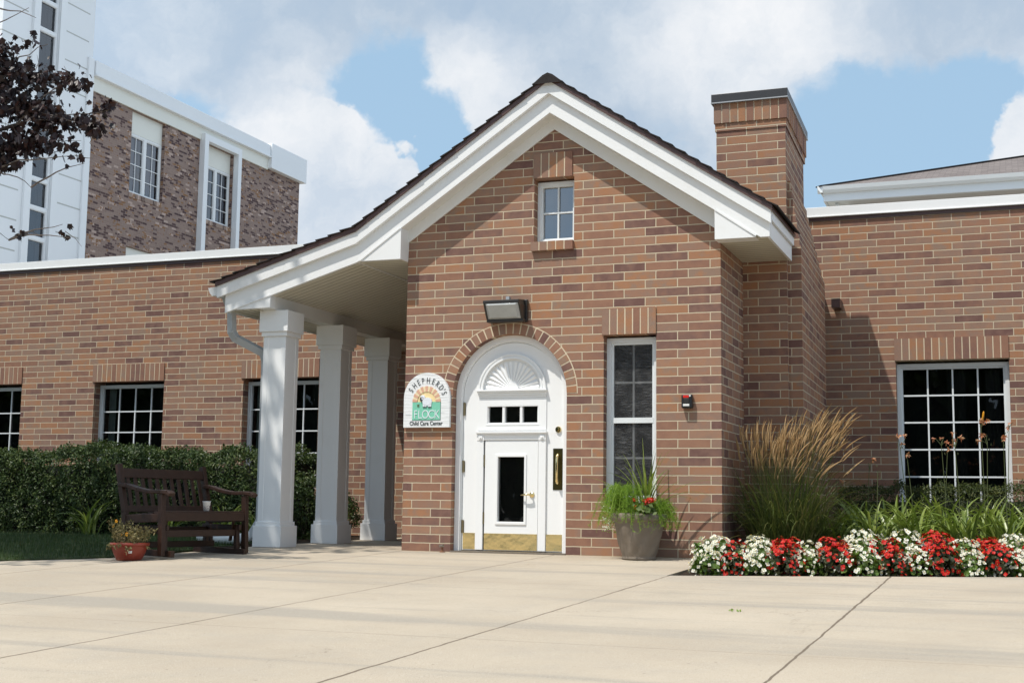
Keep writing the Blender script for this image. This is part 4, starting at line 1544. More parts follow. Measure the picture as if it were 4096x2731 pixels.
m.box(1.062, 1.096, -0.034, -0.002, 2.403, 2.440)
m.build('conduit', M['galv'], WL)

# ---- shop sign
SG = thing('sign_board', 'white arched wooden sign with a sheep and green panel, left of the door', 'sign', (0.252, 0, 1.19))
SX0, SX1, SZ0 = 0.008, 0.497, 1.190
scx, ssr, srr = (SX0 + SX1) / 2, 1.478, (SX1 - SX0) / 2
m = MB()
m.prism([(SX0, SZ0), (SX0, ssr)][::1] + list(reversed(arc(scx, ssr, srr, 0.0, math.pi, 40)))[1:] + [(SX1, SZ0)], [], -0.040, -0.003)
m.build('board', M['sign_white'], SG, bevel=0.004)
m = MB()
m.box(0.104, 0.401, -0.044, -0.0395, 1.262, 1.437)
m.build('green_panel', M['sign_green'], SG)
m = MB()
m.box(0.100, 0.404, -0.0425, -0.039, 1.2585, 1.2618)
m.box(0.4012, 0.404, -0.0425, -0.039, 1.2619, 1.437)
m.build('panel_edge', M['sign_ink'], SG)
acx, acz = 0.2525, 1.4375
ms_, mt_ = MB(), MB()
for i in range(17):
    a0, a1 = math.pi * i / 17, math.pi * (i + 1) / 17
    wgt = 0.010 if i % 2 == 0 else -0.010
    a0 -= wgt * 0.5
    a1 += wgt * 0.5
    ro = 0.150 if i % 2 == 0 else 0.146
    q = [(acx + 0.099 * math.cos(a0), acz + 0.099 * math.sin(a0)), (acx + ro * math.cos(a0), acz + ro * math.sin(a0) * 1.03), (acx + ro * math.cos(a1), acz + ro * math.sin(a1) * 1.03), (acx + 0.099 * math.cos(a1), acz + 0.099 * math.sin(a1))]
    (mt_ if i % 2 == 0 else ms_).prism(q, [], -0.046 if i % 2 == 0 else -0.0445, -0.0395)
mt_.build('terracotta_stones', M['sign_brick'], SG)
ms_.build('cream_stones', M['sign_stone'], SG)
m = MB()
m.prism(arc(acx, acz, 0.100, 0, math.pi, 30), [], -0.0405, -0.0395)
m.build('yellow_sky', M['sign_sun'], SG)
m = MB()
m.prism(arc(acx, acz, 0.1015, 0, math.pi, 30) + list(reversed(arc(acx, acz, 0.0985, 0, math.pi, 30))), [], -0.0435, -0.0395)
m.build('arch_line', M['sign_ink'], SG)
# sheep: a fleecy body, curled horn and dark face
m = MB()


def wobbly(cx, cz, rx, rz, n, k, amp):
    return [(cx + rx * (1 + amp * math.sin(k * 2 * math.pi * i / n)) * math.cos(2 * math.pi * i / n), cz + rz * (1 + amp * math.sin(k * 2 * math.pi * i / n)) * math.sin(2 * math.pi * i / n)) for i in range(n)]


body = wobbly(0.262, 1.441, 0.050, 0.038, 60, 15, 0.05)
m.prism(body, [], -0.052, -0.0395)
m.prism(wobbly(0.213, 1.484, 0.024, 0.020, 40, 9, 0.06), [], -0.053, -0.0395)
m.prism([(0.222, 1.480), (0.235, 1.470), (0.300, 1.470), (0.308, 1.455), (0.308, 1.425), (0.225, 1.425), (0.212, 1.455)], [], -0.0515, -0.0395)
for x in (0.226, 0.247, 0.279, 0.297):
    m.prism([(x - 0.011, 1.425), (x + 0.011, 1.425), (x + 0.008, 1.390), (x - 0.008, 1.390)], [], -0.0505, -0.0395)
m.build('sheep', M['sheep'], SG)
m = MB()
m.prism(wobbly(0.199, 1.463, 0.013, 0.022, 20, 1, 0.0), [], -0.055, -0.0395)
for x in (0.226, 0.247, 0.279, 0.297):
    m.box(x - 0.009, x + 0.009, -0.0508, -0.0395, 1.382, 1.389)
m.build('sheep_face_and_feet', M['sign_ink'], SG)
m = MB()
m.tube([(0.216 + 0.011 * math.cos(a), -0.0545, 1.474 + 0.014 * math.sin(a)) for a in np.linspace(0, 4.6, 12)], 0.0035, 6)
m.build('horn', M['sheep'], SG)
m = MB()
m.leaves([(0.168 + rnd.uniform(-.014, .014), -0.0455, 1.402 + rnd.uniform(-.012, .012)) for _ in range(26)], 0.012, rs=np.random.RandomState(5))
m.build('painted_shrub', M['dry_leaf'], SG, fix=False)


def glyph(txt, size, extrude=0.002, weight=0.0):
    c = bpy.data.curves.new('glyph', 'FONT')
    c.body = txt
    c.size = size
    c.extrude = extrude
    c.offset = weight
    c.align_x = 'CENTER'
    o = bpy.data.objects.new('glyph', c)
    COL.objects.link(o)
    dg = bpy.context.evaluated_depsgraph_get()
    me = bpy.data.meshes.new_from_object(o.evaluated_get(dg))
    V = [tuple(v.co) for v in me.vertices]
    F = [tuple(p.vertices) for p in me.polygons]
    bpy.data.objects.remove(o)
    bpy.data.curves.remove(c)
    bpy.data.meshes.remove(me)
    return V, F


def put_text(m, txt, size, x, z, y, sx=1.0, ang=0.0, extrude=0.002, weight=0.0):
    V, F = glyph(txt, size, extrude, weight)
    ca, sa = math.cos(ang), math.sin(ang)
    pts = []
    for a, b, c in V:
        a *= sx
        pts.append((x + a * ca - b * sa, y - c, z + a * sa + b * ca))
    m.add(pts, F)


m = MB()
word = "SHEPHERD'S"
angs = [148, 131.5, 116.5, 102, 85.5, 69.5, 54.5, 39.5, 29.5, 21]
for ch, a in zip(word, angs):
    a = R(a)
    rad = 0.171
    put_text(m, ch, 0.082, acx + rad * math.cos(a) * 1.0, 1.448 + rad * math.sin(a), -0.0415, 0.66, a - math.pi / 2, 0.0025, -0.0006)
m.build('lettering', M['sign_ink'], SG, fix=False)
m = MB()
put_text(m, 'Child Care Center', 0.0535, 0.250, 1.212, -0.0415, 0.86, 0, 0.002, 0.0006)
m.build('lettering', M['sign_ink'], SG, fix=False)
m = MB()
for ch, x, sx in zip('FLOCK', (0.139, 0.186, 0.243, 0.306, 0.367), (0.72, 0.82, 0.80, 0.84, 0.80)):
    put_text(m, ch, 0.118, x, 1.277, -0.0455, sx, 0, 0.002, -0.0012)
m.build('lettering', M['sheep'], SG, fix=False)

# ---- key box with alarm
AB = thing('alarm_box', 'small black box with a red lens, on the brick right of the tall window', 'alarm', (2.833, 0, 1.40))
m = MB()
m.box(2.785, 2.886, -0.062, -0.002, 1.340, 1.466)
m.build('case', M['black_plastic'], AB, bevel=0.012)
m = MB()
m.box(2.803, 2.856, -0.0665, -0.061, 1.434, 1.458)
m.build('red_lens', M['red_plastic'], AB, bevel=0.002)
m = MB()
m.box(2.809, 2.857, -0.066, -0.061, 1.386, 1.430)
m.build('button_cover', M['bronze'], AB, bevel=0.003)
m = MB()
m.box(2.803, 2.860, -0.0655, -0.061, 1.360, 1.380)
m.build('paper_label', M['label_white'], AB)
m = MB()
m.tube([(2.866, -0.061, 1.452), (2.866, -0.0665, 1.452)], 0.008, 12)
m.build('indicator', M['label_white'], AB)

# ---- door stop on the paving
DS = thing('door_stop', 'small rusty steel door stop standing on the paving by the left door jamb', 'door stop', (0.455, -0.055, 0))
m = MB()
m.tube([(0.455, -0.055, 0.0), (0.455, -0.055, 0.008)], [0.028, 0.022], 14)
m.tube([(0.455, -0.055, 0.008), (0.455, -0.055, 0.05)], [0.011, 0.009], 10)
m.build('base', M['rust'], DS)
m = MB()
m.tube([(0.43, -0.06, 0.058), (0.472, -0.075, 0.061)], [0.011, 0.015], 12)
m.build('bumper', M['steel'], DS)

# ================================================================== bench, cup, bowl
BL = 1.0
BEN = thing('glider_bench', 'dark brown slatted wooden glider bench at the edge of the paving', 'bench', (-1.389, -1.935, gz(-1.5) + 0.004), math.atan2(0.973, 0.232))
# local frame: x along the seat, y towards the back, z up; the seat is level while the paving falls a little
wood = M['bench']


def bpart(m, name, par=BEN, bev=0.004):
    return m.build(name, wood, par, bevel=bev, local=True)


for x in (0.0, BL):
    m = MB()
    m.bar((x, 0.0, 0.015), (x, 0.02, 0.552), 0.055, 0.045, (1, 0, 0))
    bpart(m, 'front_leg')
    m = MB()
    m.bar((x, 0.47, 0.07), (x, 0.50, 0.40), 0.045, 0.055, (0, 1, 0))
    m.bar((x, 0.498, 0.385), (x, 0.615, 0.815), 0.045, 0.055, (0, 1, 0))
    bpart(m, 'back_post')
    m = MB()
    pts = [(x, 0.575, 0.632), (x, 0.46, 0.622), (x, 0.32, 0.590), (x, 0.18, 0.570), (x, 0.02, 0.572), (x, -0.07, 0.566), (x, -0.105, 0.543)]
    for p, q in zip(pts[:-1], pts[1:]):
        m.bar(p, q, 0.070, 0.034, (0, 0, 1))
    bpart(m, 'armrest', bev=0.006)
    m = MB()
    m.bar((x, 0.02, 0.345), (x, 0.50, 0.325), 0.03, 0.075, (0, 0, 1))
    bpart(m, 'side_rail')
m = MB()
m.bar((0.02, 0.008, 0.352), (BL - 0.02, 0.008, 0.352), 0.028, 0.075, (0, 0, 1))
bpart(m, 'front_rail')
m = MB()
for k, y in enumerate((0.035, 0.115, 0.195, 0.275, 0.355, 0.435)):
    m.box(0.025, BL - 0.025, y - 0.032, y + 0.032, 0.386 - 0.012 * k * 0.6, 0.404 - 0.012 * k * 0.6)
bpart(m, 'seat', bev=0.003)
m = MB()
m.bar((0.0, 0.592, 0.735), (BL, 0.592, 0.735), 0.032, 0.085, (0, 0.2, 0.96))
bpart(m, 'top_rail')
m = MB()
m.bar((0.0, 0.505, 0.415), (BL, 0.505, 0.415), 0.03, 0.06, (0, 0.2, 0.96))
bpart(m, 'lower_back_rail')
for i in range(11):
    x = 0.075 + i * (BL - 0.15) / 10
    m = MB()
    m.bar((x, 0.508, 0.43), (x, 0.582, 0.70), 0.040, 0.014, (0, 1, -0.2))
    bpart(m, 'back_slat', bev=0.002)
# glider base
for x in (0.065, BL - 0.065):
    m = MB()
    m.bar((x, -0.075, 0.03), (x, 0.60, 0.045), 0.045, 0.055, (0, 0, 1))
    bpart(m, 'base_runner')
    m = MB()
    m.bar((x, 0.04, 0.05), (x, 0.05, 0.265), 0.04, 0.045, (1, 0, 0))
    m.bar((x, 0.46, 0.05), (x, 0.45, 0.265), 0.04, 0.045, (1, 0, 0))
    bpart(m, 'base_upright')
    m = MB()
    m.bar((x, 0.0, 0.255), (x, 0.50, 0.255), 0.032, 0.05, (0, 0, 1))
    bpart(m, 'base_side_rail')
    m = MB()
    m.bar((x + (0.03 if x < .5 else -0.03), 0.10, 0.13), (x + (0.03 if x < .5 else -0.03), 0.05, 0.36), 0.012, 0.03, (1, 0, 0))
    bpart(m, 'glider_arm', bev=0.0)
m = MB()
m.bar((0.065, 0.055, 0.205), (BL - 0.065, 0.055, 0.205), 0.028, 0.06, (0, 0, 1))
bpart(m, 'base_front_rail')
m = MB()
m.bar((0.065, 0.44, 0.225), (BL - 0.065, 0.44, 0.225), 0.028, 0.06, (0, 0, 1))
m.bar((0.065, 0.35, 0.10), (BL - 0.065, 0.35, 0.10), 0.028, 0.055, (0, 0, 1))
bpart(m, 'base_back_rail')

bm_ = Matrix.Translation(BEN.location) @ Matrix.Rotation(BEN.rotation_euler.z, 4, 'Z')
cp = bm_ @ Vector((0.555, 0.055, 0.404))
CUP = thing('paper_cup', 'white paper cup with thin dark swirls, on the bench seat', 'cup', tuple(cp))
m = MB()
m.lathe([(0.0, 0.0), (0.026, 0.0), (0.0365, 0.083), (0.0385, 0.084), (0.0385, 0.088), (0.0345, 0.087), (0.025, 0.01), (0.0, 0.01)], (0, 0, 0), 28)
cpm = m.build('cup_body', M['cup'], CUP, local=True, smooth=True)
m = MB()
for ph in (0, 2.2):
    m.tube([(math.cos(a) * (0.0268 + 0.0105 * (z / 0.083) + .0004), math.sin(a) * (0.0268 + 0.0105 * (z / 0.083) + .0004), z) for a in np.linspace(0, 6.28, 40) for z in [0.034 + 0.014 * math.sin(2 * a + ph)]], 0.0011, 5, caps=False)
m.build('print', M['swirl'], CUP, local=True)

bx, by = -1.60, -2.10
BOWL = thing('planter_bowl', 'red plastic bowl planter on the paving beside the bench', 'planter', (bx, by, gz(by) + 0.002))
m = MB()
m.lathe([(0.0, 0.0), (0.105, 0.0), (0.112, 0.012), (0.135, 0.06), (0.152, 0.112), (0.153, 0.122), (0.167, 0.124), (0.169, 0.146), (0.160, 0.149), (0.150, 0.128), (0.0, 0.118)], (0, 0, 0), 44)
bw_ = m.build('bowl', M['terracotta'], BOWL, local=True, smooth=True)
m = MB()
m.lathe([(0.0, 0.126), (0.149, 0.124)], (0, 0, 0), 24)
m.build('potting_soil', M['soil'], BOWL, local=True)
m = MB()
vdir = math.atan2(-11.79 - by, 5.617 - bx)
for i in range(7):
    pass
a0 = vdir + 0.05
qs = []
for i in range(6):
    a = a0 - 0.10 + 0.20 * i / 5
    qs += [(0.1505 * math.cos(a), 0.1505 * math.sin(a), 0.083), (0.1445 * math.cos(a), 0.1445 * math.sin(a), 0.062)]
m.add([(x * 1.004, y * 1.004, z) for x, y, z in qs], [(2 * i, 2 * i + 1, 2 * i + 3, 2 * i + 2) for i in range(5)])
m.build('price_tag', M['label_white'], BOWL, local=True, fix=False)

# dry pansies in the bowl
PA = thing('pansy_plant', 'straggly half dry pansies with a few yellow flowers, in the red bowl', 'plant', (bx, by, gz(by) + 0.12))
rs = np.random.RandomState(21)
m, st, fl = MB(), MB(), MB()
C = []
for i in range(95):
    a, r_ = rs.uniform(0, 6.28), 0.135 * math.sqrt(rs.rand())
    hgt = rs.uniform(0.08, 0.18) + (0.05 if math.cos(a - 3.6) > 0.4 else 0)
    b0 = Vector((r_ * math.cos(a), r_ * math.sin(a), 0))
    tip = b0 * (1.25 + 0.3 * rs.rand()) + Vector((rs.normal() * 0.012, rs.normal() * 0.012, hgt))
    if rs.rand() < 0.14:
        tip = b0.normalized() * rs.uniform(0.18, 0.22) + Vector((0, 0, rs.uniform(-0.06, 0.02)))
    mid = (b0 + tip) / 2 + Vector((0, 0, 0.02))
    st.tube([b0, mid, tip], [0.0016, 0.0013, 0.001], 4, caps=False)
    for k in range(11):
        u = rs.uniform(0.3, 1.05)
        p = b0.lerp(tip, u)
        C.append(tuple(p + Vector(rs.normal(size=3) * 0.010)))
m.leaves(C, 0.024, rs=rs, aspect=0.5)
m.build('leaves', M['dry_leaf'], PA, local=True, fix=False)
st.build('stems', M['dry_leaf'], PA, local=True, fix=False)
for (ax_, ay_, az_) in ((-0.10, -0.06, 0.215), (-0.02, -0.10, 0.10), (0.035, -0.09, 0.105), (-0.125, -0.07, 0.175)):
    f = MB()
    for k in range(5):
        a = k * 1.257
        f.leaves([(ax_ + 0.010 * math.cos(a) * 0.9, ay_ - 0.004, az_ + 0.010 * math.sin(a))], 0.015, [(0.5, -1, 0.3)], 0.9, 0.15, rs)
    fo_ = f.build('flower', M['petal_yellow'], PA, local=True, fix=False)

# ================================================================== stone pot by the door and its plants
px, py = 2.455, -0.285
PT = thing('stone_pot', 'round weathered stone pot between the door and the flower bed', 'planter', (px, py, gz(py) + 0.002))


def carved(r, z, a):
    k = 0.0
    if 0.05 < z < 0.31:
        k = 0.006 * math.sin(4 * a + 9 * z) * math.sin((z - 0.05) / 0.26 * math.pi) + 0.004 * math.sin(9 * a - 22 * z)
    if z > 0.34:
        k = 0.003 * math.sin(26 * a)
    return r + k


m = MB()
pr = [(0.0, 0.0), (0.150, 0.0), (0.152, 0.012), (0.146, 0.02)]
for i in range(14):
    u = i / 13
    pr.append((0.148 + 0.072 * u ** 0.9, 0.03 + 0.29 * u))
pr += [(0.224, 0.330), (0.242, 0.338), (0.250, 0.355), (0.251, 0.385), (0.243, 0.402), (0.228, 0.405), (0.215, 0.395), (0.205, 0.36), (0.0, 0.35)]
m.lathe(pr, (0, 0, 0), 72, carved)
m.build('pot_body', M['pot'], PT, local=True, smooth=True)
m = MB()
m.lathe([(0.0, 0.372), (0.207, 0.366)], (0, 0, 0), 24)
m.build('potting_soil', M['soil'], PT, local=True)
pz = gz(py) + 0.37


def fern(name, label, cx, cy, n, reach, rise, seed, az0=0.0, az1=6.28):
    rs = np.random.RandomState(seed)
    t = thing(name, label, 'plant', (cx, cy, pz), group='asparagus ferns in the stone pot')
    st, nd = MB(), MB()
    for i in range(n):
        az = rs.uniform(az0, az1)
        L = reach * rs.uniform(0.45, 1.0)
        up = rise * rs.uniform(0.5, 1.2)
        d = Vector((math.cos(az), math.sin(az), 0))
        b0 = Vector((rs.normal() * 0.03, rs.normal() * 0.03, 0))
        pts = []
        K = 12
        for k in range(K + 1):
            u = k / K
            pts.append(b0 + d * L * (u ** 0.85) + Vector((0, 0, up * math.sin(u * 2.35) * 1.1 - 0.75 * L * max(0, u - 0.5) * 2.0)))
        st.tube(pts, [0.0016] * K + [0.0005], 3, caps=False)
        for k in range(2, K + 1):
            u = k / K
            for s in range(rs.randint(2, 5)):
                q = pts[k] + (pts[max(0, k - 1)] - pts[k]) * rs.rand()
                sd = Vector(rs.normal(size=3))
                sd.z *= 0.7
                sd.normalize()
                ln = rs.uniform(0.03, 0.07) * (1.1 - 0.5 * u)
                for j in range(6):
                    w0 = q + sd * ln * (j + 1) / 6
                    nn = Vector(rs.normal(size=3)).normalized()
                    nl = rs.uniform(0.012, 0.022)
                    side = nn.cross(sd).normalized() * 0.0011
                    nd.face(w0 - side, w0 + side, w0 + nn * nl)
                    nn2 = Vector(rs.normal(size=3)).normalized()
                    nd.face(w0 - side, w0 + side, w0 + nn2 * nl)
    nd.build('fronds', M['fern'], t, local=True, fix=False)
    st.build('stems', M['fern'], t, local=True, fix=False)
    return t


fern('asparagus_fern', 'bright feathery green fern spilling over the left rim of the stone pot', px - 0.10, py - 0.04, 95, 0.32, 0.24, 31, 1.9, 5.9)
fern('asparagus_fern', 'feathery green fern trailing over the right rim of the stone pot', px + 0.12, py - 0.02, 60, 0.25, 0.13, 32, -1.9, 1.7)
SP = thing('spike_plant', 'tall spiky grass-like plant in the middle of the stone pot', 'plant', (px + 0.05, py + 0.05, pz))
m = MB()
rs = np.random.RandomState(8)
for i in range(34):
    az = rs.uniform(0, 6.28)
    m.blade((rs.normal() * 0.012, rs.normal() * 0.012, 0), az, rs.uniform(0.35, 0.68), rs.uniform(0.010, 0.018), rs.uniform(0.05, 0.6), rs.uniform(0.3, 1.6), 8)
for az, ln, le, dr in ((2.7, 0.62, 0.30, 0.5), (2.2, 0.70, 0.1, 0.1), (0.3, 0.66, 0.08, 0.15), (0.2, 0.80, 0.75, 1.3), (-0.3, 0.75, 0.9, 1.4), (3.0, 0.75, 0.8, 0.9), (-0.1, 0.55, 0.8, 1.7)):
    m.blade((0, 0, 0.02), az, ln, 0.013, le, dr, 10)
m.build('blades', M['lily_leaf'], SP, local=True, fix=False)
GE = thing('geranium', 'scarlet geranium with pale green leaves at the front of the stone pot', 'plant', (px + 0.07, py - 0.16, pz + 0.025))
m, f1 = MB(), None
C = [(rs.normal() * 0.06, rs.normal() * 0.045, abs(rs.normal()) * 0.055 + 0.01) for _ in range(150)]
m.leaves(C, 0.052, np.tile((0.1, -0.5, 0.8), (150, 1)), 0.9, 0.5, rs, 0.12)
m.build('leaves', M['geranium_leaf'], GE, local=True, fix=False)
for (fx, fy, fz, fr, nf) in ((0.075, -0.03, 0.125, 0.026, 46), (0.105, -0.02, 0.130, 0.020, 28), (0.035, -0.04, 0.120, 0.014, 12), (-0.055, -0.05, 0.128, 0.016, 16), (0.055, -0.05, 0.098, 0.016, 16), (-0.03, -0.07, 0.062, 0.018, 14)):
    f = MB()
    d = rs.normal(size=(nf, 3))
    d /= np.linalg.norm(d, axis=1)[:, None]
    f.leaves(np.array((fx, fy, fz)) + d * fr * np.array((1.2, 1, 0.8)), 0.019, d, 0.95, 0.35, rs, 0.1)
    fo_ = f.build('flower_head', M['petal_scarlet'], GE, local=True, fix=False)
    f = MB()
    f.tube([(fx * 0.6, fy * 0.5, 0.0), (fx, fy, fz)], 0.0022, 5)
    f.build('stalk', M['stalk'], fo_, local=True, fix=False)
AL = thing('alyssum', 'little white flowered plant drooping over the left side of the stone pot', 'plant', (px - 0.20, py - 0.07, pz))
m = MB()
C = [(rs.normal() * 0.032 - 0.05, rs.normal() * 0.03, rs.uniform(-0.12, 0.10)) for _ in range(110)]
m.leaves(C, 0.016, rs=rs, aspect=0.9)
m.build('flowers', M['petal_white'], AL, local=True, fix=False)
m = MB()
C = [(rs.normal() * 0.035 - 0.045, rs.normal() * 0.03, rs.uniform(-0.14, 0.09)) for _ in range(120)]
m.leaves(C, 0.02, rs=rs, aspect=0.4)
m.build('leaves', M['fern'], AL, local=True, fix=False)

# ================================================================== flower bed
# ---- begonias in alternating columns of white and red
def begonia(kind, seed):
    rs = np.random.RandomState(seed)
    t = bpy.data.objects.new(kind + '_begonia', None)
    COL.objects.link(t)
    t['category'] = 'flower'
    lf, fl, ey = MB(), MB(), MB()
    RX, H = 0.150, 0.250

    def surf(u, v):
        a = u * 2 * math.pi
        ph = math.acos(1 - v * 1.02 if v < 0.98 else 0.0)
        bump = 1 + 0.10 * math.sin(3 * a + seed) + 0.06 * math.sin(7 * a + 5 * v)
        p = Vector((RX * math.sin(ph) * math.cos(a) * bump, RX * math.sin(ph) * math.sin(a) * bump, H * (0.10 + 0.90 * max(0.0, math.cos(ph)) ** 0.62) * (0.90 + 0.10 * bump)))
        nn = Vector((math.sin(ph) * math.cos(a), math.sin(ph) * math.sin(a), math.cos(ph) * 0.9 + 0.1)).normalized()
        return p, nn
    for i in range(150):
        p, nn = surf(rs.rand(), rs.rand() ** 0.8)
        p = p * rs.uniform(0.62, 1.03)
        nn = (nn + Vector(rs.normal(size=3)) * 0.55).normalized()
        r_ = rs.uniform(0.016, 0.031)
        s = nn.orthogonal().normalized()
        q = nn.cross(s)
        off = rs.uniform(0, 6.28)
        ring = []
        for k in range(7):
            a = off + k * 0.8976
            ring.append(p + (s * math.cos(a) + q * math.sin(a)) * r_ * (0.85 + 0.2 * math.cos(a - off)) + nn * r_ * 0.16 * (1 if k % 2 else -0.4))
        o = len(lf.v)
        lf.v += [tuple(p - nn * r_ * 0.25)] + [tuple(x) for x in ring]
        lf.f += [(o, o + 1 + k, o + 1 + (k + 1) % 7) for k in range(7)]
    nf = 98 if kind == 'white' else 92
    for i in range(nf):
        p, nn = surf(rs.rand(), rs.rand() ** 1.05)
        p = p * rs.uniform(1.0, 1.10)
        nn = (nn + Vector(rs.normal(size=3)) * 0.35).normalized()
        s = nn.orthogonal().normalized()
        q = nn.cross(s)
        off = rs.uniform(0, 6.28)
        r_ = rs.uniform(0.011, 0.0185)
        for k in range(4):
            a = off + k * math.pi / 2
            d = s * math.cos(a) + q * math.sin(a)
            e = s * math.cos(a + 1.57) + q * math.sin(a + 1.57)
            wd = r_ * (0.70 if k % 2 else 0.5)
            fl.face(p, p + d * r_ * 0.7 - e * wd + nn * r_ * 0.25, p + d * r_ * 1.15 + nn * r_ * 0.2, p + d * r_ * 0.7 + e * wd + nn * r_ * 0.25)
        c = p + nn * r_ * 0.35
        es = .24 if kind == 'white' else .13
        ey.add([c + s * r_ * es, c + q * r_ * es, c - s * r_ * es, c - q * r_ * es, c + nn * r_ * .25, c - nn * r_ * .2],
               [(0, 1, 4), (1, 2, 4), (2, 3, 4), (3, 0, 4), (1, 0, 5), (2, 1, 5), (3, 2, 5), (0, 3, 5)])
    lf.build('leaves', M['begonia_leaf' if kind == 'white' else 'begonia_leaf_dark'], t, local=True, fix=False)
    fo_ = fl.build('flowers', M['petal_white' if kind == 'white' else 'petal_red'], t, local=True, fix=False)
    ey.build('flower_eyes', M['yolk'], fo_, local=True, fix=False)
    return t


BW = [begonia('white', 101), begonia('white', 102), begonia('white', 103)]
BR = [begonia('red', 201), begonia('red', 202), begonia('red', 203)]
used = set()
ordn = ['first', 'second', 'third', 'fourth', 'fifth', 'sixth', 'seventh', 'eighth', 'ninth', 'tenth', 'eleventh']
rowtxt = ['along the paving edge', 'in the middle row', 'in the back row']
x = 3.375
col_i = 0
cw = cr = 0
rs = np.random.RandomState(77)
while x < 6.5:
    white = col_i % 2 == 0
    k = cw if white else cr
    for row in range(3):
        if row == 2 and col_i % 3 == 1:
            continue
        src = (BW if white else BR)[rs.randint(3)]
        yy = bed_front(x) + 0.175 + 0.20 * row + rs.uniform(-.035, .03)
        xx = x - 0.035 * row + rs.uniform(-0.035, 0.035) + (0.04 if col_i == 0 else 0)
        colr = 'white' if white else 'red'
        lab = '%s begonia mound %s, %s %s column from the bed corner' % (colr, rowtxt[row], ordn[min(k, 10)], colr)
        sc = rs.uniform(0.82, 1.10) * (1.0 + 0.05 * row) * (0.85 if col_i == 0 and row == 0 else 1)
        loc = (xx, yy, gz(yy) - 0.045 + 0.03 * row + rs.uniform(-.02, .015))
        if src.name not in used:
            used.add(src.name)
            src.location = loc
            src.rotation_euler = (0, 0, rs.uniform(0, 6.28))
            src.scale = (sc, sc, sc)
            src['label'] = lab
            src['group'] = 'begonias in the flower bed'
        else:
            dup(src, loc, rs.uniform(0, 6.28), lab, 'begonias in the flower bed', sc)
    if white:
        cw += 1
    else:
        cr += 1
    col_i += 1
    x += 0.186
for src in BW + BR:
    if src.name not in used:
        for ch in list(src.children):
            for g in list(ch.children):
                bpy.data.objects.remove(g)
            bpy.data.objects.remove(ch)
        bpy.data.objects.remove(src)

# ---- feather reed grass
RG = thing('reed_grass', 'tall clump of feathery tan reed grass in front of the chimney corner', 'grass', (3.62, 0.50, 0.05))
rs = np.random.RandomState(41)
lf, st, pl = MB(), MB(), MB()
for i in range(620):
    a, r_ = rs.uniform(0, 6.28), 0.28 * math.sqrt(rs.rand())
    b0 = (r_ * math.cos(a) * 1.15, r_ * math.sin(a), 0)
    az = a + rs.normal() * 0.7
    lf.blade(b0, az, rs.uniform(0.40, 1.0), rs.uniform(0.005, 0.0095), abs(rs.normal()) * 0.26 + 0.04, rs.uniform(0.6, 2.6), 7)
for i in range(330):
    a, r_ = rs.uniform(0, 6.28), 0.24 * math.sqrt(rs.rand())
    b0 = Vector((r_ * math.cos(a), r_ * math.sin(a) * 0.9, 0))
    lean = b0 * rs.uniform(0.5, 1.2) + Vector((rs.uniform(0.0, 0.10), rs.normal() * 0.03, 0))
    H = rs.uniform(0.74, 1.04) + 0.14 * max(0, math.cos(a))
    if rs.rand() < 0.10:
        H *= 0.8
        lean += Vector((rs.uniform(0.1, 0.25), -0.08, 0))
    pts = [b0 + lean * (u ** 1.8) + Vector((0, 0, H * u)) for u in np.linspace(0, 1, 7)]
    st.tube(pts, [0.0022, 0.002, 0.0018, 0.0016, 0.0013, 0.0011, 0.0009], 3, caps=False)
    tip = pts[-1]
    d = (pts[-1] - pts[-2]).normalized()
    bend = Vector((rs.uniform(0.2, 0.9), rs.normal() * 0.25, -0.25)) * rs.uniform(0.15, 0.6)
    L = rs.uniform(0.15, 0.25)
    pp = [tip + d * L * u + bend * L * u * u for u in np.linspace(0, 1, 8)]
    rr = [0.0018, 0.0066, 0.0085, 0.0084, 0.0074, 0.0056, 0.0034, 0.0008]
    pl.tube(pp, [q * rs.uniform(0.55, 0.9) for q in rr], 5, caps=False)
    for k in range(30):
        u = rs.rand()
        j = min(6, int(u * 7))
        p = pp[j].lerp(pp[j + 1], u * 7 - j)
        nn = Vector(rs.normal(size=3)).normalized()
        dd = (nn * 0.65 + d + bend * u).normalized() * rs.uniform(0.012, 0.024) * (1.1 - 0.6 * u)
        sd = dd.cross(nn).normalized() * 0.0016
        pl.face(p - sd, p + sd, p + dd)
lf.build('blades', M['reed_leaf'], RG, local=True, fix=False)
st.build('stems', M['reed_leaf'], RG, local=True, fix=False)
pl.build('plumes', M['reed_plume'], RG, local=True, fix=False)


# ---- daylilies
def daylily(seed, n=34, L=(0.36, 0.66)):
    rs = np.random.RandomState(seed)
    t = bpy.data.objects.new('daylily', None)
    COL.objects.link(t)
    t['category'] = 'daylily'
    m = MB()
    for i in range(n):
        side = rs.choice((0, math.pi))
        az = rs.uniform(0, 6.28)
        b0 = (rs.normal() * 0.05, rs.normal() * 0.04, 0)
        m.blade(b0, az, rs.uniform(*L), rs.uniform(0.024, 0.038), abs(rs.normal()) * 0.20 + 0.06, rs.uniform(0.9, 2.6), 9, 0.22, rs.normal() * 0.3)
    m.build('leaves', M['lily_leaf'], t, local=True, fix=False)
    return t


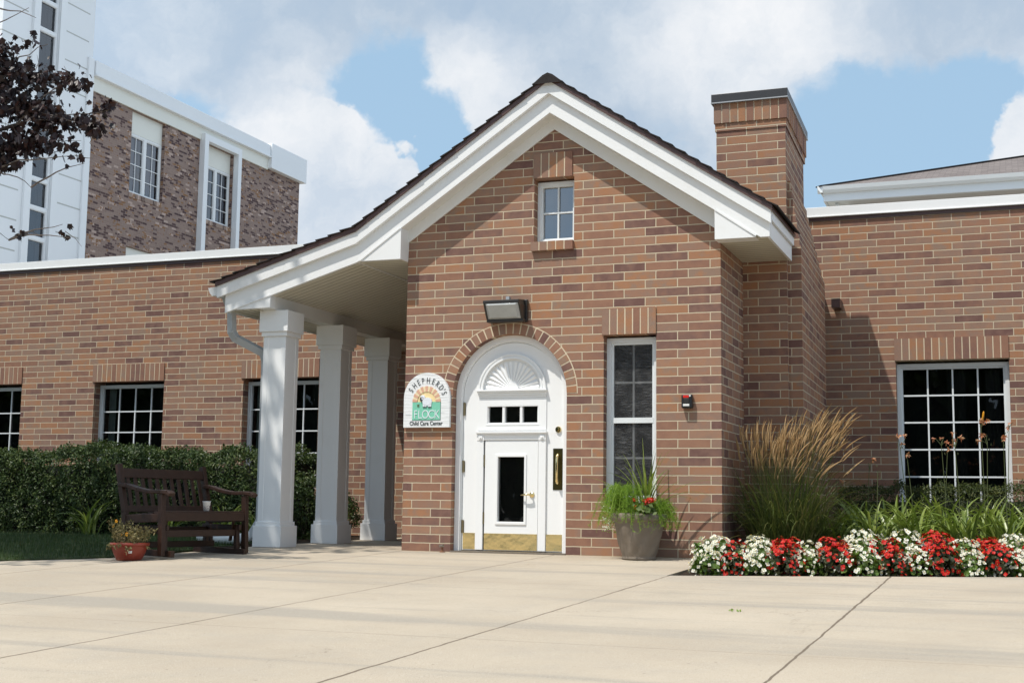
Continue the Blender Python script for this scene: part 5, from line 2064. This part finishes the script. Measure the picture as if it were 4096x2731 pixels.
lilies = [daylily(s) for s in (301, 302, 303, 304)]
spots = [(3.98, 0.75), (4.22, 1.10), (4.40, 0.50), (4.62, 0.95), (4.78, 0.40), (4.98, 0.85), (5.16, 0.45), (5.34, 1.0), (5.52, 0.55), (5.72, 0.95), (5.92, 0.55), (4.50, 1.55), (4.95, 1.5), (5.40, 1.6), (6.15, 1.0), (5.80, 1.6), (4.1, 1.6)]
ltx = ['beside the reed grass', 'behind the reed grass edge', 'just behind the third white begonia column', 'before the left edge of the big window', 'behind the middle of the begonia row', 'below the left window panes', 'below the middle of the window',
       'at the centre of the leafy row', 'behind the right begonias', 'below the right window panes', 'near the right end of the bed', 'against the low yew hedge, left part', 'against the low yew hedge, below the window middle', 'against the low yew hedge, right part', 'at the far right of the bed', 'under the right window jamb', 'in the shade of the chimney']
lob = []
for i, (x, y) in enumerate(spots):
    src = lilies[i % 4]
    lab = 'green strap-leaved daylily clump ' + ltx[i]
    z = gz(y) + 0.06
    if i < 4:
        src.location = (x, y, z)
        src.rotation_euler = (0, 0, i * 1.3)
        src['label'] = lab
        src['group'] = 'daylilies in the flower bed'
        lob.append(src)
    else:
        lob.append(dup(src, (x, y, z), i * 1.7, lab, 'daylilies in the flower bed', rs.uniform(0.85, 1.08)))


def scape(owner, base, top, heads, rs):
    """flower stalk: part of its own daylily"""
    o = Matrix.Translation(owner.location) @ Matrix.Rotation(owner.rotation_euler.z, 4, 'Z') @ Matrix.Scale(owner.scale.x, 4)
    inv = o.inverted()
    b, t = inv @ Vector(base), inv @ Vector(top)
    m = MB()
    mid = (b + t) / 2 + Vector((rs.normal() * 0.02, rs.normal() * 0.02, 0))
    m.tube([b, mid, t], [0.0045, 0.0036, 0.0028], 6)
    tips = []
    for k in range(heads):
        q = t + Vector((rs.uniform(-0.06, 0.06), rs.uniform(-0.04, 0.04), rs.uniform(0.0, 0.075)))
        m.tube([t - Vector((0, 0, 0.05 * rs.rand())), q], [0.0028, 0.002], 5)
        tips.append(q)
    for k in range(4):
        q = t + Vector((rs.uniform(-0.025, 0.025), rs.uniform(-0.02, 0.02), rs.uniform(-0.09, 0.04)))
        m.tube([q, q + Vector((0.003, 0, 0.016))], [0.004, 0.0025], 5)
    s = m.build('flower_stalk', M['stalk'], owner, local=True, fix=False)
    for q in tips:
        f = MB()
        dirn = Vector((rs.normal(), rs.normal() * 0.6, rs.normal() * 0.4 - 0.1)).normalized()
        f.tube([q, q + dirn * 0.022], [0.004, 0.008], 6, caps=False)
        for k in range(6):
            nn = dirn.orthogonal().normalized()
            e = dirn.cross(nn)
            a = k * 1.047 + rs.rand()
            out = nn * math.cos(a) + e * math.sin(a)
            p0 = q + dirn * 0.018
            p1 = p0 + dirn * 0.020 + out * 0.014
            p2 = p1 + dirn * rs.uniform(-0.005, 0.014) + out * rs.uniform(0.008, 0.024) + Vector((0, 0, -0.008))
            sd = dirn.cross(out) * 0.007
            f.face(p0, p1 - sd, p2, p1 + sd)
        f.build('wilting_flower', M['petal_orange'], s, local=True, fix=False)


rs = np.random.RandomState(55)
for li, bx_, by_, tx, ty, tz, hd in ((3, 4.64, 0.95, 4.60, 0.92, 1.05, 3), (3, 4.70, 0.95, 4.66, 0.93, 0.97, 1), (5, 4.98, 0.85, 4.97, 0.83, 1.06, 4), (5, 4.99, 0.86, 5.02, 0.84, 0.98, 2), (6, 5.10, 0.47, 5.10, 0.45, 1.03, 3),
                                     (7, 5.33, 1.0, 5.31, 0.98, 1.24, 4), (7, 5.36, 1.0, 5.36, 0.99, 1.08, 3), (8, 5.52, 0.55, 5.50, 0.55, 1.10, 3), (8, 5.55, 0.56, 5.55, 0.55, 1.18, 2), (1, 4.28, 1.1, 4.31, 1.08, 0.88, 1), (2, 4.40, 0.5, 4.44, 0.5, 0.80, 0), (0, 4.02, 0.78, 4.04, 0.78, 0.72, 1)):
    scape(lob[li], (bx_, by_, 0.1), (tx, ty, tz), hd, rs)
f = MB()
ow = lob[7]
inv = (Matrix.Translation(ow.location) @ Matrix.Rotation(ow.rotation_euler.z, 4, 'Z') @ Matrix.Scale(ow.scale.x, 4)).inverted()
p = inv @ Vector((5.325, 0.98, 1.25))
f.tube([p, p + Vector((0.004, 0, 0.04)), p + Vector((0.012, 0, 0.085)), p + Vector((0.016, 0, 0.10))], [0.004, 0.009, 0.008, 0.001], 8)
f.build('flower_bud', M['petal_yellow'], ow, local=True, fix=False, smooth=True)


# ================================================================== hedges and shrubs
def bumps(x, y, z, k=1.0):
    return (0.5 * math.sin(2.3 * x * k + 1.1 * z) + 0.35 * math.sin(5.1 * x * k - 2.0 * y + 3 * z) + 0.25 * math.sin(9.7 * x * k + 4 * y + 6.1 * z) + 0.2 * math.sin(17 * x + 11 * z))


def box_hedge(name, label, x0, x1, y0, y1, z1, mat, n, size, seed, amp=0.08, gap=0.0, aspect=0.5, z0=0.0):
    rs = np.random.RandomState(seed)
    t = thing(name, label, 'hedge', ((x0 + x1) / 2, (y0 + y1) / 2, 0))
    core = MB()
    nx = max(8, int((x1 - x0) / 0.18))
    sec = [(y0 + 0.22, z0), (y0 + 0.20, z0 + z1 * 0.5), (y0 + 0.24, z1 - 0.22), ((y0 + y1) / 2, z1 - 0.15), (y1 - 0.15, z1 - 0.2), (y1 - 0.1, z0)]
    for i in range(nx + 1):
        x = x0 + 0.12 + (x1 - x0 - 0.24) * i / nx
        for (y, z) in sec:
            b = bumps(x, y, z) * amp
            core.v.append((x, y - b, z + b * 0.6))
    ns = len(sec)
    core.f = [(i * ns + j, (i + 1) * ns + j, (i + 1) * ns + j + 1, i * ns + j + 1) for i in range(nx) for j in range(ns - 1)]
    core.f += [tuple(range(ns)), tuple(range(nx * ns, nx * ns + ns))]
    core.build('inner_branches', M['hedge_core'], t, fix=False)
    C, N = [], []
    # profile: up the front, over a rounded shoulder, across the top
    rr = min(0.20, (y1 - y0) * 0.33)
    prof = [((y0, z0), (-1, 0.25)), ((y0 - 0.02, z0 + 0.5 * (z1 - z0)), (-1, 0.3))]
    for k in range(7):
        a = k / 6 * math.pi / 2
        prof.append(((y0 + rr - rr * math.cos(a), z1 - rr + rr * math.sin(a)), (-math.cos(a), math.sin(a) + 0.15)))
    prof.append(((y1 - 0.1, z1), (-0.1, 1)))
    seg = [math.dist(prof[i][0], prof[i + 1][0]) for i in range(len(prof) - 1)]
    cum = np.cumsum([0] + seg)
    while len(C) < n:
        x = rs.uniform(x0, x1)
        q = rs.rand() * cum[-1] * (1.0 if rs.rand() < 0.5 else 0.72)
        i = min(len(seg) - 1, int(np.searchsorted(cum, q, 'right')) - 1)
        u = (q - cum[i]) / seg[i]
        (ya, za), (na, nb_) = prof[i]
        (yb_, zb_), (nc, nd_) = prof[i + 1]
        y, z = ya + (yb_ - ya) * u, za + (zb_ - za) * u
        nn = (0, na + (nc - na) * u, nb_ + (nd_ - nb_) * u)
        ex = min(x - x0, x1 - x)
        if ex < 0.2:
            z -= (0.2 - ex) ** 2 * 4 * (1 if z > 0.4 else 0)
            y += (0.2 - ex) ** 2 * 4
        b = bumps(x, y, z) * amp
        # sprays: leaves gather in tufts with darker hollows between them
        tuft = math.sin(13.0 * x + 5 * z) * math.sin(15.0 * z - 4 * x) + 0.6 * math.sin(29 * x + 17 * z)
        if tuft < -0.55 and rs.rand() < 0.6 * (1 if gap else 0.4):
            continue
        if gap and math.sin(3.1 * x + 1.3) * math.sin(4.3 * z + x) + 0.5 * math.sin(11 * x + 7 * z) < -1.15 + gap and rs.rand() < 0.75:
            continue
        dep = abs(rs.normal()) * 0.05 - 0.035 * max(0, tuft)
        C.append((x + rs.normal() * 0.012, y + nn[1] * (b - dep), z + nn[2] * (b * 0.8 - dep) + (abs(rs.normal()) * 0.02 if nn[2] > .8 else 0)))
        N.append(nn)
    m = MB()
    m.leaves(C, size, N, aspect, 0.9, rs, 0.15)
    m.build('foliage', mat, t, fix=False)
    return t


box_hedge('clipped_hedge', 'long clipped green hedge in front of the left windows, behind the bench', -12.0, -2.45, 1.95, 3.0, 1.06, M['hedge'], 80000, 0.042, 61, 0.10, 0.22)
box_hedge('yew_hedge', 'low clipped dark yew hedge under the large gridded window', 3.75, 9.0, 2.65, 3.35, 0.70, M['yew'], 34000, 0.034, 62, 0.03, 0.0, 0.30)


def round_shrub(name, label, c, rx, rz, n, seed, mat='hedge', size=0.035):
    rs = np.random.RandomState(seed)
    t = thing(name, label, 'shrub', c)
    d = rs.normal(size=(n, 3))
    d /= np.linalg.norm(d, axis=1)[:, None]
    r_ = (0.72 + 0.3 * rs.rand(n)) * (1 + 0.14 * np.sin(4 * d[:, 0] + 5 * d[:, 2]) + 0.08 * np.sin(11 * d[:, 1] + 9 * d[:, 2]))
    C = d * r_[:, None] * np.array((rx, rx, rz)) + np.array((0, 0, rz))
    C[:, 2] = np.abs(C[:, 2])
    m = MB()
    m.leaves(C, size, d + np.array((0, 0, 0.3)), 0.5, 0.9, rs, 0.15)
    m.build('foliage', M[mat], t, local=True, fix=False)
    m = MB()
    for i in range(9):
        a = rs.uniform(0, 6.28)
        m.tube([(0, 0, 0), (0.3 * rx * math.cos(a), 0.3 * rx * math.sin(a), rz * 0.7), (0.7 * rx * math.cos(a), 0.7 * rx * math.sin(a), rz * 1.4)], [0.008, 0.006, 0.003], 5)
    m.build('stems', M['bark'], t, local=True, fix=False)
    return t


round_shrub('round_shrub', 'small round green shrub between the second and third porch columns', (-2.42, 3.12, 0.02), 0.32, 0.30, 3600, 71)
round_shrub('round_shrub', 'bushy green shrub between the first and second porch columns', (-2.30, 2.15, 0.0), 0.42, 0.42, 6500, 72)

dl = daylily(311, 26, (0.30, 0.62))
dl.location = (-5.05, 1.72, 0.0)
dl['label'] = 'green daylily tuft on the lawn edge before the hedge, left of the red bowl'
dl['group'] = 'daylilies before the hedge'
dup(dl, (-6.9, 1.75, 0.0), 2.0, 'daylily tuft before the hedge, cut by the left picture edge', 'daylilies before the hedge')
dup(dl, (-3.95, 1.80, 0.0), 4.0, 'daylily tuft before the hedge, seen left of the bench back', 'daylilies before the hedge', 0.85)
dup(dl, (-3.0, 1.55, 0.0), 1.0, 'daylily tuft seen through the bench slats', 'daylilies before the hedge', 0.9)
dup(dl, (-2.55, 1.45, 0.0), 5.0, 'daylily tuft under the bench seat, near the white drain pipe', 'daylilies before the hedge', 0.7)

# ================================================================== crimson maple at the left
MT = thing('maple_tree', 'dark crimson leaved tree reaching in from the left', 'tree', (-6.9, -4.3, gz(-4.3)))
rs = np.random.RandomState(91)
br, tw = MB(), MB()
LC = []
T0 = Vector((-6.9, -4.3, gz(-4.3)))
br.tube([T0, T0 + Vector((0.05, 0.02, 1.0)), T0 + Vector((0.1, 0.05, 2.3)), T0 + Vector((0.2, 0.1, 4.2)), T0 + Vector((0.25, 0.15, 7.0)), T0 + Vector((0.3, 0.2, 9.2))], [0.20, 0.16, 0.14, 0.11, 0.06, 0.02], 10)
br.build('trunk', M['bark'], MT, smooth=True)
br = MB()


def limb(a, b, r0, r1, sag=0.0, n=6):
    a, b = Vector(a), Vector(b)
    L = (b - a).length
    pts = []
    for i in range(n + 1):
        u = i / n
        p = a.lerp(b, u) + Vector((0, 0, -sag * math.sin(u * math.pi))) + Vector(rs.normal(size=3)) * L * 0.018 * (1 if 0 < i < n else 0)
        pts.append(p)
    return pts, [r0 + (r1 - r0) * i / n for i in range(n + 1)]


def spray(p, n, sp, twigs=3, tl=0.3):
    """a leafy spray round a point, with its bare twigs"""
    p = Vector(p)
    for i in range(twigs):
        d = Vector(rs.normal(size=3))
        d.z = d.z * 0.5 + 0.2
        d.normalize()
        tw.tube([p, p + d * tl * 0.5 + Vector(rs.normal(size=3)) * 0.02, p + d * tl], [0.004, 0.003, 0.0012], 4, caps=False)
    q = rs.normal(size=(int(n * 1.7), 3)) * np.array(sp) * 0.85 + np.array(p)
    LC.extend(q.tolist())


# high crown, above and left of the view
for i in range(70):
    d = rs.normal(size=3)
    d /= np.linalg.norm(d)
    r_ = rs.uniform(0.35, 1.0) ** 0.6
    c = np.array((-6.15, -3.05, 7.7)) + d * r_ * np.array((3.3, 2.9, 2.7))
    q = cam.matrix_world.inverted() @ Vector(c)
    sx, sy = 0.5 + q.x / -q.z * 46.656 / 36, 0.5 + q.y / -q.z * 46.656 / 24
    hub = Vector((-6.7, -4.15, max(2.6, min(8.5, c[2] - 1.2))))
    if -0.06 < sx < 1.1 and -0.05 < sy < 1.06:
        continue
    if c[1] + 0.4415 * (c[2] - 1.0) > 1.35:          # keeps the sun on the hedge top and the wall
        continue
    pts, rr = limb(hub, c, 0.05, 0.012, 0.15)
    br.tube(pts, rr, 6)
    spray(c, 90, (0.45, 0.45, 0.28), 4, 0.5)
# low boughs that hang into the view
B0 = (-6.62, -4.1, 3.6)
low = [((-2.62, -3.0, 4.05), 0.02), ((-2.30, -3.0, 3.62), 0.016), ((-2.50, -3.05, 3.22), 0.02)]
for (e, r1) in low:
    pts, rr = limb(B0, e, 0.055, r1, 0.10, 8)
    br.tube(pts, rr, 7)
twl = [((-2.62, -3.0, 4.05), (-1.95, -2.95, 4.02)), ((-2.62, -3.0, 4.05), (-2.05, -2.95, 4.32)), ((-2.30, -3.0, 3.62), (-1.35, -2.95, 3.68)), ((-2.30, -3.0, 3.62), (-1.70, -3.0, 4.0)), ((-2.50, -3.05, 3.22), (-1.66, -3.0, 3.30)),
       ((-2.5, -3.05, 3.22), (-2.1, -3.0, 3.06)), ((-2.1, -3.0, 3.06), (-1.60, -2.95, 3.24)), ((-3.4, -3.2, 3.1), (-2.30, -3.0, 2.62)), ((-2.30, -3.0, 2.62), (-1.66, -3.0, 2.60)), ((-2.30, -3.0, 2.62), (-1.75, -3.0, 2.72)), ((-2.7, -3.0, 4.7), (-2.15, -3.0, 4.55)), ((-2.9, -3.1, 4.3), (-2.25, -2.98, 4.66))]
for a, b in twl:
    pts, rr = limb(a, b, 0.009, 0.0022, -0.03, 6)
    tw.tube(pts, rr, 5)
for (c, n, s) in (((-2.52, -3.0, 4.30), 60, (0.08, 0.08, 0.06)), ((-2.55, -3.0, 3.95), 90, (0.08, 0.1, 0.10)), ((-2.56, -3.0, 3.42), 90, (0.09, 0.1, 0.08)), ((-2.40, -3.0, 4.12), 120, (0.16, 0.12, 0.10)), ((-2.15, -3.0, 4.02), 60, (0.13, 0.1, 0.05)), ((-1.88, -2.97, 3.99), 45, (0.11, 0.1, 0.045)), ((-1.68, -2.97, 3.92), 18, (0.06, 0.06, 0.035)),
                  ((-2.38, -3.0, 3.82), 110, (0.14, 0.12, 0.10)), ((-2.15, -3.0, 3.76), 90, (0.12, 0.1, 0.08)), ((-1.95, -3.0, 3.66), 90, (0.11, 0.1, 0.06)), ((-1.78, -3.0, 3.62), 55, (0.10, 0.1, 0.05)), ((-1.60, -2.97, 3.60), 30, (0.08, 0.08, 0.04)), ((-1.42, -2.95, 3.72), 20, (0.055, 0.05, 0.035)), ((-1.50, -2.95, 3.53), 16, (0.05, 0.05, 0.03)),
                  ((-2.45, -3.0, 3.48), 130, (0.16, 0.12, 0.07)), ((-2.15, -3.0, 3.45), 80, (0.16, 0.1, 0.06)), ((-1.85, -3.0, 3.42), 34, (0.12, 0.1, 0.04)), ((-2.42, -3.0, 3.32), 60, (0.12, 0.1, 0.05)), ((-2.25, -3.0, 4.36), 8, (0.08, 0.08, 0.05)),
                  ((-1.66, -3.0, 3.30), 5, (0.05, 0.05, 0.04)), ((-1.72, -3.0, 2.66), 4, (0.05, 0.05, 0.03)), ((-2.2, -3.0, 2.68), 5, (0.06, 0.05, 0.03))):
    spray(c, n, s, 4 if n > 20 else 1, 0.20)
br.build('branches', M['bark'], MT, fix=False)
tw.build('twigs', M['twig'], MT, fix=False)
LC = np.array(LC)
near = (LC[:, 0] > -3.2) & (LC[:, 2] < 4.9)
m = MB()
m.lobed(LC[near], 0.055, rs)
m.leaves(LC[~near], 0.15, np.tile((0, 0, 1.0), ((~near).sum(), 1)), 0.8, 0.7, rs, 0.15)
m.build('crown', M['maple'], MT, fix=False)

# ================================================================== fallen bits on the paving
for k, (x, y) in enumerate(((4.077, -4.225), (4.112, -4.212))):
    m = MB()
    rs = np.random.RandomState(400 + k)
    m.leaves([(x + rs.normal() * 0.008, y + rs.normal() * 0.006, gz(y) + 0.006 + abs(rs.normal()) * 0.003) for _ in range(6)], 0.018, rs=rs, aspect=0.7)
    o = m.build('fallen_leaf', M['fern'], origin=(x, y, gz(y)), fix=False)
    tag(o, ('crumpled yellow green leaf on the open paving, left one of two', 'small curled green leaf on the open paving, right one of two')[k], 'leaf', 'fallen leaves on the paving')

# ================================================================== trees behind the viewer (seen in the window glass)
rs = np.random.RandomState(500)
m = MB()
C = []
for i in range(42):
    cx_, cy_ = -88 + i * 3.3 + rs.uniform(-1, 1), -44 + rs.uniform(-4, 4)
    hh = rs.uniform(7.0, 11.0)
    n = 420
    d = rs.normal(size=(n, 3))
    d /= np.linalg.norm(d, axis=1)[:, None]
    C.append(np.array((cx_, cy_, hh * 0.5)) + d * (rs.rand(n) ** 0.33)[:, None] * np.array((2.9, 2.4, hh * 0.55)))
C = np.concatenate(C)
m.leaves(C, 1.25, rs=rs, aspect=0.8)
struct(m.build('treeline', M['far_leaf'], fix=False), 'stuff')
